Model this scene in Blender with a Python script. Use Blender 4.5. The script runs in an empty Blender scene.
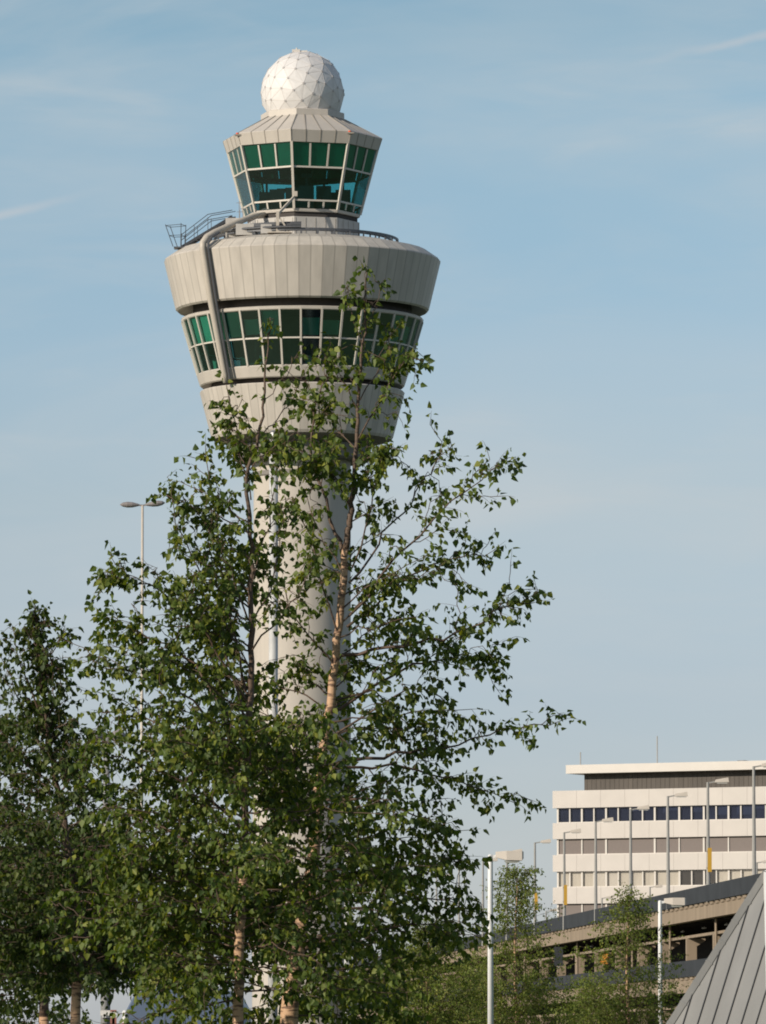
import bpy, bmesh, math, random
import numpy as np
from mathutils import Vector, Matrix

R = math.radians
scene = bpy.context.scene
COL = scene.collection
rnd = random.Random(7)

# ------------------------------------------------------------------ camera
F = 6400.0
W, H = 766, 1024
PITCH = math.atan(540.0 / F)
CAMZ = 1.7
cam_d = bpy.data.cameras.new('camera')
cam = bpy.data.objects.new('camera', cam_d)
COL.objects.link(cam)
cam_d.sensor_fit = 'VERTICAL'
cam_d.sensor_height = 24.0
cam_d.lens = F / H * 24.0
cam_d.clip_start = 0.5
cam_d.clip_end = 20000
cam.location = (0, 0, CAMZ)
cam.rotation_euler = (R(90) + PITCH, 0, 0)
scene.camera = cam
CP, SP = math.cos(PITCH), math.sin(PITCH)


def at(px, py, Y):
    """world point seen at a pixel at horizontal distance Y"""
    u = (px - W / 2) / F
    v = (H / 2 - py) / F
    k = Y / (CP - v * SP)
    return Vector((u * k, Y, CAMZ + k * (SP + v * CP)))


# ------------------------------------------------------------------ materials
def new_mat(name):
    m = bpy.data.materials.new(name)
    m.use_nodes = True
    nt = m.node_tree
    nt.nodes.clear()
    out = nt.nodes.new('ShaderNodeOutputMaterial')
    return m, nt, out


def N(nt, t, **kw):
    n = nt.nodes.new(t)
    for k, v in kw.items():
        setattr(n, k, v)
    return n


def math_node(nt, op, a, b=None, c=None):
    n = N(nt, 'ShaderNodeMath', operation=op)
    for i, x in enumerate((a, b, c)):
        if x is None:
            continue
        if isinstance(x, (int, float)):
            n.inputs[i].default_value = x
        else:
            nt.links.new(x, n.inputs[i])
    return n.outputs[0]


def mix_col(nt, fac, a, b, blend='MIX'):
    n = N(nt, 'ShaderNodeMix', data_type='RGBA', blend_type=blend)
    for s, x in ((n.inputs[0], fac), (n.inputs[6], a), (n.inputs[7], b)):
        if isinstance(x, (int, float)):
            s.default_value = x
        elif isinstance(x, tuple):
            s.default_value = (x[0], x[1], x[2], 1)
        else:
            nt.links.new(x, s)
    return n.outputs[2]


def ramp(nt, fac, stops):
    n = N(nt, 'ShaderNodeValToRGB')
    el = n.color_ramp.elements
    while len(el) < len(stops):
        el.new(0.5)
    for e, (p, c) in zip(el, stops):
        e.position = p
        e.color = (c[0], c[1], c[2], 1)
    nt.links.new(fac, n.inputs[0])
    return n.outputs[0]


def plain(name, col, rough=0.6, metal=0.0, var=0.12, scale=3.0, streak=False, spec=0.4, bump=0.0):
    """painted / concrete surface with a broad stain and a finer mottling"""
    m, nt, out = new_mat(name)
    p = N(nt, 'ShaderNodeBsdfPrincipled')
    tc = N(nt, 'ShaderNodeTexCoord')
    mp = N(nt, 'ShaderNodeMapping')
    nt.links.new(tc.outputs['Object'], mp.inputs[0])
    mp.inputs['Scale'].default_value = (scale, scale, scale * (0.12 if streak else 1.0))
    n1 = N(nt, 'ShaderNodeTexNoise')
    n1.inputs['Scale'].default_value = 1.0
    n1.inputs['Detail'].default_value = 5.0
    nt.links.new(mp.outputs[0], n1.inputs['Vector'])
    f = math_node(nt, 'SUBTRACT', n1.outputs['Fac'], 0.5)
    f = math_node(nt, 'MULTIPLY_ADD', f, var * 3.0, 1.0)
    c = mix_col(nt, 1.0, (col[0], col[1], col[2]), f, 'MULTIPLY')
    nt.links.new(c, p.inputs['Base Color'])
    p.inputs['Roughness'].default_value = rough
    p.inputs['Metallic'].default_value = metal
    p.inputs['Specular IOR Level'].default_value = spec
    if bump:
        b = N(nt, 'ShaderNodeBump')
        b.inputs['Strength'].default_value = bump
        nt.links.new(n1.outputs['Fac'], b.inputs['Height'])
        nt.links.new(b.outputs[0], p.inputs['Normal'])
    nt.links.new(p.outputs[0], out.inputs[0])
    return m


def ring_panels(name, col, n, offset=0.0, line=0.05, dark=0.55, var=0.06):
    """cladding laid out in n upright panels round the tower axis, with a dark joint and a slight tint per panel"""
    m, nt, out = new_mat(name)
    p = N(nt, 'ShaderNodeBsdfPrincipled')
    tc = N(nt, 'ShaderNodeTexCoord')
    sep = N(nt, 'ShaderNodeSeparateXYZ')
    nt.links.new(tc.outputs['Object'], sep.inputs[0])
    a = math_node(nt, 'ARCTAN2', sep.outputs[0], sep.outputs[1])
    a = math_node(nt, 'MULTIPLY_ADD', a, n / (2 * math.pi), 500.0 + offset)
    fr = math_node(nt, 'FRACT', a)
    fl = math_node(nt, 'FLOOR', a)
    d = math_node(nt, 'ABSOLUTE', math_node(nt, 'SUBTRACT', fr, 0.5))
    ln = math_node(nt, 'GREATER_THAN', d, 0.5 - line)
    wn = N(nt, 'ShaderNodeTexWhiteNoise', noise_dimensions='1D')
    nt.links.new(fl, wn.inputs['W'])
    t = math_node(nt, 'MULTIPLY_ADD', math_node(nt, 'SUBTRACT', wn.outputs['Value'], 0.5), 2 * var, 1.0)
    mp = N(nt, 'ShaderNodeMapping')
    nt.links.new(tc.outputs['Object'], mp.inputs[0])
    mp.inputs['Scale'].default_value = (1.1, 1.1, 0.16)
    nz = N(nt, 'ShaderNodeTexNoise')
    nz.inputs['Scale'].default_value = 1.0
    nz.inputs['Detail'].default_value = 6
    nt.links.new(mp.outputs[0], nz.inputs['Vector'])
    st = math_node(nt, 'MULTIPLY_ADD', math_node(nt, 'SUBTRACT', nz.outputs['Fac'], 0.5), 0.55, 1.0)
    t = math_node(nt, 'MULTIPLY', t, st)
    c = mix_col(nt, 1.0, col, t, 'MULTIPLY')
    c = mix_col(nt, ln, c, (col[0] * dark, col[1] * dark, col[2] * dark))
    nt.links.new(c, p.inputs['Base Color'])
    p.inputs['Roughness'].default_value = 0.5
    p.inputs['Specular IOR Level'].default_value = 0.35
    nt.links.new(p.outputs[0], out.inputs[0])
    return m


def glass(name, tint, refl=0.12, rough=0.03, gcol=(0.9, 0.95, 1.0)):
    """tinted window glass: see-through tint under a mirror layer that grows at grazing angles"""
    m, nt, out = new_mat(name)
    tr = N(nt, 'ShaderNodeBsdfTransparent')
    tr.inputs[0].default_value = (*tint, 1)
    gl = N(nt, 'ShaderNodeBsdfGlossy')
    gl.inputs['Color'].default_value = (*gcol, 1)
    gl.inputs['Roughness'].default_value = rough
    lw = N(nt, 'ShaderNodeLayerWeight')
    lw.inputs['Blend'].default_value = 0.35
    f = math_node(nt, 'MULTIPLY_ADD', lw.outputs['Fresnel'], 0.75, refl)
    mx = N(nt, 'ShaderNodeMixShader')
    nt.links.new(f, mx.inputs[0])
    nt.links.new(tr.outputs[0], mx.inputs[1])
    nt.links.new(gl.outputs[0], mx.inputs[2])
    nt.links.new(mx.outputs[0], out.inputs[0])
    return m


def leaf_mat(name, c1, c2, trans, gloss=0.06, tmix=0.33):
    m, nt, out = new_mat(name)
    geo = N(nt, 'ShaderNodeNewGeometry')
    c = ramp(nt, geo.outputs['Random Per Island'], [(0.0, c1), (0.35, ((c1[0] * 1.6 + c2[0] * .2), (c1[1] * 1.5 + c2[1] * .2), c1[2] * 1.3)), (0.8, c2), (1.0, (c2[0] * 1.75, c2[1] * 1.45, c2[2] * 1.2))])
    d = N(nt, 'ShaderNodeBsdfDiffuse')
    nt.links.new(c, d.inputs[0])
    t = N(nt, 'ShaderNodeBsdfTranslucent')
    tcol = mix_col(nt, 1.0, c, trans, 'MULTIPLY')
    nt.links.new(tcol, t.inputs[0])
    mx = N(nt, 'ShaderNodeMixShader')
    mx.inputs[0].default_value = tmix
    nt.links.new(d.outputs[0], mx.inputs[1])
    nt.links.new(t.outputs[0], mx.inputs[2])
    g = N(nt, 'ShaderNodeBsdfGlossy')
    g.inputs['Roughness'].default_value = 0.6
    g.inputs['Color'].default_value = (0.9, 0.95, 0.85, 1)
    m2 = N(nt, 'ShaderNodeMixShader')
    m2.inputs[0].default_value = gloss
    nt.links.new(mx.outputs[0], m2.inputs[1])
    nt.links.new(g.outputs[0], m2.inputs[2])
    nt.links.new(m2.outputs[0], out.inputs[0])
    return m


def bark_mat(name, light, dark, bands, scale=22):
    m, nt, out = new_mat(name)
    p = N(nt, 'ShaderNodeBsdfPrincipled')
    tc = N(nt, 'ShaderNodeTexCoord')
    mp = N(nt, 'ShaderNodeMapping')
    mp.inputs['Scale'].default_value = (scale * 0.5, scale * 0.5, scale * 2.4)
    nt.links.new(tc.outputs['Object'], mp.inputs[0])
    n1 = N(nt, 'ShaderNodeTexNoise')
    n1.inputs['Scale'].default_value = 1
    n1.inputs['Detail'].default_value = 4
    nt.links.new(mp.outputs[0], n1.inputs['Vector'])
    n2 = N(nt, 'ShaderNodeTexNoise')
    n2.inputs['Scale'].default_value = 3.0
    nt.links.new(tc.outputs['Object'], n2.inputs['Vector'])
    c = ramp(nt, n1.outputs['Fac'], [(0.0, dark), (bands, dark), (bands + 0.08, light), (1, light)])
    c = mix_col(nt, math_node(nt, 'MULTIPLY', n2.outputs['Fac'], 0.45), c, (light[0] * 0.5, light[1] * 0.42, light[2] * 0.38))
    nt.links.new(c, p.inputs['Base Color'])
    p.inputs['Roughness'].default_value = 0.7
    b = N(nt, 'ShaderNodeBump')
    b.inputs['Strength'].default_value = 0.4
    b.inputs['Distance'].default_value = 0.01
    nt.links.new(n1.outputs['Fac'], b.inputs['Height'])
    nt.links.new(b.outputs[0], p.inputs['Normal'])
    nt.links.new(p.outputs[0], out.inputs[0])
    return m


BEIGE = (0.475, 0.435, 0.385)
M = {}
M['drum'] = ring_panels('drum_cladding', BEIGE, 72, -0.16, 0.055, 0.75, 0.06)
M['beige'] = plain('beige_cladding', BEIGE, 0.5, var=0.07, scale=1.2, streak=True)
M['beige_seam'] = plain('cladding_joint', (0.26, 0.235, 0.2), 0.6)
M['roofgrey'] = plain('roof_sheet', (0.43, 0.40, 0.36), 0.45, var=0.1, scale=1.0)
M['shaft'] = plain('shaft_concrete', (0.46, 0.42, 0.37), 0.75, var=0.08, scale=0.9, streak=True)
M['neck'] = plain('neck_panel', (0.44, 0.42, 0.39), 0.6, var=0.12, scale=1.3)
M['recess'] = plain('recess_shade_tone', (0.055, 0.048, 0.045), 0.8)  # shade under the overhangs put into a near-black wall colour
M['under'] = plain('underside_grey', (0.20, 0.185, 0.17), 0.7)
M['frame'] = plain('window_frame_beige', (0.52, 0.48, 0.42), 0.5, var=0.05)
M['cabglass'] = glass('teal_cab_glass', (0.33, 0.74, 0.75), 0.10, gcol=(0.7, 0.88, 0.88))
M['drumglass'] = glass('dark_green_glass', (0.40, 0.66, 0.62), 0.22, gcol=(0.60, 0.78, 0.77))
M['greenfilm'] = plain('green_sun_film', (0.05, 0.40, 0.235), 0.25, var=0.10, scale=0.8, spec=0.5)
M['blind'] = plain('green_blind', (0.20, 0.60, 0.46), 0.6, var=0.1, scale=0.7)
M['interior'] = plain('interior_dark', (0.022, 0.02, 0.02), 0.8)
M['bluedark'] = plain('blue_dark_room', (0.016, 0.020, 0.036), 0.8, var=0.45, scale=0.5)
M['blueblind'] = plain('blue_blind', (0.028, 0.038, 0.068), 0.7, var=0.1)
M['room'] = plain('control_room_grey', (0.075, 0.09, 0.09), 0.8, var=0.4, scale=0.8)
M['desk'] = plain('console_dark', (0.03, 0.035, 0.04), 0.6)
M['metal'] = plain('galvanised_metal', (0.33, 0.33, 0.33), 0.45, metal=0.5, var=0.1)
M['darkmetal'] = plain('dark_rail_metal', (0.10, 0.105, 0.115), 0.5, metal=0.3)
M['pipe'] = plain('gantry_paint', (0.45, 0.405, 0.345), 0.45, var=0.06)
M['redlamp'] = plain('red_lamp_glass', (0.75, 0.10, 0.03), 0.3)
M['white'] = plain('white_paint', (0.56, 0.525, 0.48), 0.5, var=0.05, scale=0.5)
M['polewhite'] = plain('pole_white', (0.46, 0.46, 0.45), 0.5, var=0.2, scale=3)
M['postwhite'] = plain('post_white', (0.66, 0.66, 0.65), 0.4, var=0.1, scale=4)
M['postgrey'] = plain('post_grey', (0.24, 0.24, 0.235), 0.5, var=0.2, scale=6)
M['lampgrey'] = plain('lamp_housing', (0.50, 0.45, 0.39), 0.5, var=0.08)
M['lampdark'] = plain('lamp_dark', (0.22, 0.20, 0.195), 0.45, var=0.08)
M['lens'] = plain('lamp_lens', (0.55, 0.54, 0.50), 0.15)
M['farpost'] = plain('far_post_grey', (0.30, 0.295, 0.28), 0.6)
M['yellow'] = plain('yellow_sign', (0.50, 0.29, 0.035), 0.5, var=0.06)
M['orange'] = plain('orange_sign', (0.70, 0.27, 0.04), 0.5)
M['panelwhite'] = plain('white_facade_panel', (0.505, 0.468, 0.43), 0.55, var=0.08, scale=0.35)
M['brownclad'] = plain('brown_roof_cladding', (0.085, 0.074, 0.064), 0.7, var=0.25, scale=1.3, streak=True)
M['blueglass'] = glass('blue_office_glass', (0.62, 0.66, 0.76), 0.03, gcol=(0.28, 0.34, 0.50))
M['greyglass'] = glass('office_glass', (0.86, 0.86, 0.84), 0.02)
M['brownblind'] = plain('brown_blind', (0.155, 0.128, 0.116), 0.6, var=0.06)
M['curtain'] = plain('pale_curtain', (0.52, 0.48, 0.43), 0.8, var=0.2, scale=2, streak=True)
M['bluegrey'] = plain('blue_grey_parapet', (0.046, 0.051, 0.058), 0.9, var=0.2, scale=0.5, spec=0.1)
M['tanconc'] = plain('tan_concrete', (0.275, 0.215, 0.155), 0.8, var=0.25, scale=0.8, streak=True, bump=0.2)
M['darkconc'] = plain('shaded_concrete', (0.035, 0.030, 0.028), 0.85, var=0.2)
M['zinc'] = plain('zinc_roof', (0.21, 0.21, 0.205), 0.55, metal=0.05, var=0.2, scale=0.9, streak=True)
M['zincseam'] = plain('zinc_seam', (0.05, 0.052, 0.056), 0.5)
M['trimwhite'] = plain('white_trim', (0.74, 0.72, 0.69), 0.5, var=0.05)
M['asphalt'] = plain('asphalt', (0.05, 0.05, 0.052), 0.9, var=0.2, scale=2)
M['paving'] = plain('paving', (0.24, 0.23, 0.215), 0.85, var=0.15, scale=1.5)
M['grass'] = plain('turf', (0.055, 0.085, 0.03), 0.9, var=0.35, scale=0.6)
M['kerb'] = plain('kerb_stone', (0.33, 0.32, 0.30), 0.8)
M['line'] = plain('road_paint', (0.75, 0.75, 0.72), 0.7)
M['vanpaint'] = plain('van_paint', (0.105, 0.14, 0.205), 0.4, var=0.04)
M['black'] = plain('black_rubber', (0.02, 0.02, 0.02), 0.7)
M['vanglass'] = glass('van_glass', (0.05, 0.06, 0.07), 0.1)
M['redlens'] = plain('red_lens', (0.35, 0.02, 0.02), 0.2)
M['redbrown'] = plain('red_brown_plate', (0.30, 0.13, 0.10), 0.6)
M['signface'] = plain('sign_pale', (0.62, 0.60, 0.56), 0.5)
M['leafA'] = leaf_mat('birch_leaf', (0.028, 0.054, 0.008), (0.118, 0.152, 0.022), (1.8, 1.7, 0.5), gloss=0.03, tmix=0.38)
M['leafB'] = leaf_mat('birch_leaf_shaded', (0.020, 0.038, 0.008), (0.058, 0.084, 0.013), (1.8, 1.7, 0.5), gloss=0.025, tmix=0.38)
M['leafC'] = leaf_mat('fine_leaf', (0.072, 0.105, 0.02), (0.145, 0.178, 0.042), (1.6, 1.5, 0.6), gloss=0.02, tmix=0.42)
M['barkT'] = bark_mat('tan_birch_bark', (0.55, 0.355, 0.215), (0.12, 0.07, 0.045), 0.41, 26)
M['twig'] = bark_mat('brown_twig', (0.115, 0.075, 0.05), (0.05, 0.035, 0.025), 0.4)

# radome: tint per panel comes from a face attribute
m, nt, out = new_mat('radome_skin')
p = N(nt, 'ShaderNodeBsdfPrincipled')
at_n = N(nt, 'ShaderNodeAttribute', attribute_name='tint')
c = mix_col(nt, 1.0, (0.68, 0.66, 0.645), at_n.outputs['Fac'], 'MULTIPLY')
nt.links.new(c, p.inputs['Base Color'])
p.inputs['Roughness'].default_value = 0.55
nt.links.new(p.outputs[0], out.inputs[0])
M['radome'] = m


# ------------------------------------------------------------------ mesh helpers
class MB:
    def __init__(s):
        s.v, s.f, s.mi = [], [], []

    def poly(s, pts, mi=0):
        b = len(s.v)
        s.v += [tuple(p) for p in pts]
        s.f.append(tuple(range(b, b + len(pts))))
        s.mi.append(mi)

    def hexa(s, c8, mi=0):
        """eight corners: bottom ring 0-3, top ring 4-7"""
        b = len(s.v)
        s.v += [tuple(p) for p in c8]
        for q in ((3, 2, 1, 0), (4, 5, 6, 7), (0, 1, 5, 4), (1, 2, 6, 5), (2, 3, 7, 6), (3, 0, 4, 7)):
            s.f.append(tuple(b + i for i in q))
            s.mi.append(mi)

    def box(s, x0, x1, y0, y1, z0, z1, mi=0, fr=None):
        c = [(x0, y0, z0), (x1, y0, z0), (x1, y1, z0), (x0, y1, z0), (x0, y0, z1), (x1, y0, z1), (x1, y1, z1), (x0, y1, z1)]
        if fr:
            c = [fr(*q) for q in c]
        s.hexa(c, mi)

    def bar(s, p, q, w, h=None, up=Vector((0, 0, 1)), mi=0):
        p, q = Vector(p), Vector(q)
        h = h or w
        d = (q - p).normalized()
        a = d.cross(up)
        if a.length < 1e-4:
            a = d.cross(Vector((1, 0, 0)))
        a.normalize()
        b = a.cross(d).normalized()
        a, b = a * w / 2, b * h / 2
        s.hexa([p - a - b, p + a - b, p + a + b, p - a + b, q - a - b, q + a - b, q + a + b, q - a + b], mi)

    def tube(s, pts, rad, n=6, mi=0, cap=True):
        pts = [Vector(p) for p in pts]
        if not hasattr(rad, '__len__'):
            rad = [rad] * len(pts)
        b0 = len(s.v)
        t = (pts[1] - pts[0]).normalized()
        a = t.cross(Vector((0.31, 0.9, 0.11)))
        a.normalize()
        for i, (p, r) in enumerate(zip(pts, rad)):
            if i < len(pts) - 1:
                t2 = pts[i + 1] - pts[i]
                if i > 0:
                    t2 = t2.normalized() + (pts[i] - pts[i - 1]).normalized()
                if t2.length > 1e-6:
                    t = t2.normalized()
            a = (a - t * a.dot(t))
            a.normalize()
            bb = t.cross(a)
            for k in range(n):
                w = 2 * math.pi * k / n
                s.v.append(tuple(p + (a * math.cos(w) + bb * math.sin(w)) * r))
        for i in range(len(pts) - 1):
            for k in range(n):
                k2 = (k + 1) % n
                s.f.append((b0 + i * n + k, b0 + i * n + k2, b0 + (i + 1) * n + k2, b0 + (i + 1) * n + k))
                s.mi.append(mi)
        if cap:
            s.f.append(tuple(b0 + k for k in reversed(range(n))))
            s.mi.append(mi)
            e = b0 + (len(pts) - 1) * n
            s.f.append(tuple(e + k for k in range(n)))
            s.mi.append(mi)

    def lathe(s, prof, n, off=0.0, mis=None, cap=False):
        """prof: [(r, z)], angle measured from the camera side (-y)"""
        b0 = len(s.v)
        for r, z in prof:
            for k in range(n):
                a = off + 2 * math.pi * k / n
                s.v.append((r * math.sin(a), -r * math.cos(a), z))
        for i in range(len(prof) - 1):
            for k in range(n):
                k2 = (k + 1) % n
                s.f.append((b0 + i * n + k, b0 + i * n + k2, b0 + (i + 1) * n + k2, b0 + (i + 1) * n + k))
                s.mi.append(mis[i] if mis else 0)
        if cap:
            s.f.append(tuple(b0 + k for k in reversed(range(n))))
            s.mi.append(mis[0] if mis else 0)
            e = b0 + (len(prof) - 1) * n
            s.f.append(tuple(e + k for k in range(n)))
            s.mi.append(mis[-1] if mis else 0)

    def build(s, name, mats, parent=None, smooth=False, loc=None):
        me = bpy.data.meshes.new(name)
        me.from_pydata(s.v, [], s.f)
        if not isinstance(mats, (list, tuple)):
            mats = [mats]
        for m_ in mats:
            me.materials.append(m_)
        if len(mats) > 1:
            me.polygons.foreach_set('material_index', s.mi)
        if smooth:
            me.polygons.foreach_set('use_smooth', [True] * len(me.polygons))
        me.update()
        o = bpy.data.objects.new(name, me)
        COL.objects.link(o)
        if parent:
            o.parent = parent
        if loc is not None:
            o.location = loc
        return o


def tag(o, label=None, cat=None, group=None, kind=None):
    if label:
        o['label'] = label
    if cat:
        o['category'] = cat
    if group:
        o['group'] = group
    if kind:
        o['kind'] = kind
    return o


def empty(name, loc, label, cat, group=None, rz=0.0):
    o = bpy.data.objects.new(name, None)
    COL.objects.link(o)
    o.location = loc
    o.rotation_euler = (0, 0, rz)
    return tag(o, label, cat, group)


def copy_thing(o, loc, label, rz=None):
    c = o.copy()
    COL.objects.link(c)
    c.location = loc
    if rz is not None:
        c.rotation_euler = (0, 0, rz)
    c['label'] = label
    for ch in list(o.children):
        d = ch.copy()
        COL.objects.link(d)
        d.parent = c
        for g in ch.children:
            e = g.copy()
            COL.objects.link(e)
            e.parent = d
    return c


# ------------------------------------------------------------------ light and sky
SUN_AZ, SUN_EL = R(53), R(21)       # azimuth: to the left of the direction from the tower to the camera
S = Vector((-math.sin(SUN_AZ) * math.cos(SUN_EL), -math.cos(SUN_AZ) * math.cos(SUN_EL), math.sin(SUN_EL)))
ld = bpy.data.lights.new('sun', 'SUN')
ld.energy = 4.6
ld.angle = R(0.6)
ld.color = (1.0, 0.89, 0.745)
lo = bpy.data.objects.new('sun', ld)
COL.objects.link(lo)
lo.rotation_euler = (-S).to_track_quat('-Z', 'Y').to_euler()
lo.location = (-60, -40, 80)

world = bpy.data.worlds.new('World')
scene.world = world
world.use_nodes = True
nt = world.node_tree
nt.nodes.clear()
wout = N(nt, 'ShaderNodeOutputWorld')
bg = N(nt, 'ShaderNodeBackground')
sky = N(nt, 'ShaderNodeTexSky', sky_type='NISHITA')
sky.sun_disc = False
sky.sun_elevation = SUN_EL
sky.sun_rotation = math.atan2(S.x, S.y)
sky.air_density = 1.0
sky.dust_density = 0.6
sky.ozone_density = 1.6
tc = N(nt, 'ShaderNodeTexCoord')
sep = N(nt, 'ShaderNodeSeparateXYZ')
nt.links.new(tc.outputs['Generated'], sep.inputs[0])
grad = ramp(nt, sep.outputs[2], [(0.0, (1.05, 1.15, 1.75)), (0.025, (1.02, 1.08, 1.52)), (0.055, (0.985, 1.01, 1.33)), (0.086, (1.13, 1.09, 1.23)), (0.109, (1.10, 1.13, 1.26)),
                                 (0.1475, (0.97, 1.14, 1.22)), (0.160, (0.82, 1.06, 1.14)), (0.26, (0.80, 0.95, 1.05)), (0.5, (0.75, 0.86, 1.0))])
skyc = mix_col(nt, 1.0, sky.outputs[0], grad, 'MULTIPLY')
# thin high cirrus, drawn out sideways and leaning a little


def cirrus(sx, sz, lean, detail, lo_, hi_, seed):
    mp = N(nt, 'ShaderNodeMapping')
    nt.links.new(tc.outputs['Generated'], mp.inputs[0])
    mp.inputs['Rotation'].default_value = (0, lean, 0)
    mp.inputs['Scale'].default_value = (sx, 3.0, sz)
    mp.inputs['Location'].default_value = (seed, seed * 0.7, 0)
    nz = N(nt, 'ShaderNodeTexNoise')
    nz.inputs['Scale'].default_value = 1.0
    nz.inputs['Detail'].default_value = detail
    nz.inputs['Roughness'].default_value = 0.55
    nz.inputs['Distortion'].default_value = 0.6
    nt.links.new(mp.outputs[0], nz.inputs['Vector'])
    mr = N(nt, 'ShaderNodeMapRange', interpolation_type='SMOOTHSTEP')
    mr.inputs[1].default_value = lo_
    mr.inputs[2].default_value = hi_
    nt.links.new(nz.outputs['Fac'], mr.inputs[0])
    return mr.outputs[0]


ci = math_node(nt, 'MULTIPLY', cirrus(11, 42, R(7), 7, 0.38, 0.78, 3.1), 0.42)
ci2 = math_node(nt, 'MULTIPLY', cirrus(22, 120, R(-6), 6, 0.48, 0.82, 8.3), 0.26)
ci3 = math_node(nt, 'MULTIPLY', cirrus(5.5, 17, R(12), 5, 0.36, 0.72, 2.6), 0.42)
ci = math_node(nt, 'ADD', math_node(nt, 'ADD', ci, ci2), ci3)
ci = math_node(nt, 'MINIMUM', ci, 0.85)
skyc = mix_col(nt, ci, skyc, (6.2, 6.72, 7.0))


def contrail(pa, pb, width, strength, fade_left):
    """a thin old vapour trail between two directions of the sky"""
    da = (at(pa[0], pa[1], 1000.0) - Vector((0, 0, CAMZ))).normalized()
    db = (at(pb[0], pb[1], 1000.0) - Vector((0, 0, CAMZ))).normalized()
    sl_ = (db.z - da.z) / (db.x - da.x)
    ln = math_node(nt, 'MULTIPLY_ADD', sep.outputs[0], sl_, da.z - sl_ * da.x)
    nzc = N(nt, 'ShaderNodeTexNoise')
    nzc.inputs['Scale'].default_value = 160.0
    nt.links.new(tc.outputs['Generated'], nzc.inputs['Vector'])
    wob = math_node(nt, 'MULTIPLY_ADD', nzc.outputs['Fac'], 0.0016, -0.0008)
    d = math_node(nt, 'ABSOLUTE', math_node(nt, 'ADD', math_node(nt, 'SUBTRACT', sep.outputs[2], ln), wob))
    mr = N(nt, 'ShaderNodeMapRange', interpolation_type='SMOOTHSTEP')
    mr.inputs[1].default_value = width
    mr.inputs[2].default_value = 0.0
    nt.links.new(d, mr.inputs[0])
    m2 = N(nt, 'ShaderNodeMapRange', interpolation_type='SMOOTHSTEP')
    m2.inputs[1].default_value = da.x if fade_left else db.x
    m2.inputs[2].default_value = db.x if fade_left else da.x
    nt.links.new(sep.outputs[0], m2.inputs[0])
    fwd = math_node(nt, 'GREATER_THAN', sep.outputs[1], 0.5)
    f = math_node(nt, 'MULTIPLY', mr.outputs[0], m2.outputs[0])
    f = math_node(nt, 'MULTIPLY', f, math_node(nt, 'MULTIPLY_ADD', nzc.outputs['Fac'], 0.9, 0.45))
    return math_node(nt, 'MULTIPLY', math_node(nt, 'MULTIPLY', f, fwd), strength)


skyc = mix_col(nt, contrail((600, 72), (780, 31), 0.0011, 0.45, True), skyc, (6.6, 6.7, 6.9))
skyc = mix_col(nt, contrail((-20, 220), (115, 188), 0.0012, 0.5, False), skyc, (6.8, 6.8, 6.9))
nt.links.new(skyc, bg.inputs[0])
bg.inputs[1].default_value = 0.088
nt.links.new(bg.outputs[0], wout.inputs[0])

scene.view_settings.view_transform = 'Standard'
scene.view_settings.look = 'None'
scene.view_settings.exposure = 0
scene.view_settings.gamma = 1
scene.render.engine = 'CYCLES'
scene.cycles.max_bounces = 8
scene.cycles.transparent_max_bounces = 16
scene.cycles.diffuse_bounces = 3
scene.cycles.use_denoising = True
scene.cycles.filter_width = 1.9

# ------------------------------------------------------------------ ground
g = MB()
g.poly([(-6000, -3000, 0), (6000, -3000, 0), (6000, 9000, 0), (-6000, 9000, 0)])
tag(g.build('ground', M['grass']), kind='structure')
g = MB()
g.box(-80, 80, 58, 72, -0.3, 0.004)
tag(g.build('road', M['asphalt']), kind='structure')
g = MB()
g.box(-80, 80, 54, 57.85, -0.3, 0.12)
tag(g.build('pavement', M['paving']), kind='structure')
g = MB()
g.box(-80, 80, 57.852, 58.0, -0.3, 0.125)
tag(g.build('kerb', M['kerb']), kind='structure')
g = MB()
for i in range(-26, 26):
    g.poly([(i * 3, 64.93, 0.008), (i * 3 + 1.5, 64.93, 0.008), (i * 3 + 1.5, 65.07, 0.008), (i * 3, 65.07, 0.008)])
tag(g.build('road_marking', M['line']), kind='structure')
g = MB()
g.box(-40, 24, 95, 135, -0.3, 0.004)
tag(g.build('parking_area', M['asphalt']), kind='structure')

# ------------------------------------------------------------------ control tower
TY = 640.0
TX = at(302, 600, TY).x


def tz(py):
    return at(302, py, TY).z


tower = empty('control_tower', (TX, TY, 0),
              'tall beige airport control tower with a white golf-ball radome, green glazed cab and drum-shaped head', 'control tower')
px2m = TY / F


def rp(r, py):           # lathe profile point given in photo pixels
    return (r * px2m, tz(py))


b = MB()
b.lathe([(49.5 * px2m, 0), rp(49.2, 800), rp(48.7, 470), rp(48.7, 440)], 96)
b.build('shaft', M['shaft'], tower, smooth=True)
b = MB()
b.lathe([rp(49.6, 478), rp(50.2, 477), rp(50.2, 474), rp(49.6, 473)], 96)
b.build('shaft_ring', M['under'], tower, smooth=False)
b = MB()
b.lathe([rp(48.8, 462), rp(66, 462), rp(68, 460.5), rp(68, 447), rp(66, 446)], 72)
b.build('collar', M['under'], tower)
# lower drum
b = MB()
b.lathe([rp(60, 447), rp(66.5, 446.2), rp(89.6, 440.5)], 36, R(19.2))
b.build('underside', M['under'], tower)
b = MB()
b.lathe([rp(89.6, 440.5), rp(91.4, 437.8), rp(103.0, 393.2), rp(102.2, 392.2), rp(91, 391.8)], 36, R(19.2))
b.build('lower_drum', M['drum'], tower)
# recesses, with the overhang shade put into their wall colour
b = MB()
b.lathe([rp(91.5, 393), rp(91.5, 384)], 72)
b.lathe([rp(110.0, 322), rp(110.0, 305)], 72)
b.build('recess', M['recess'], tower)
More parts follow.
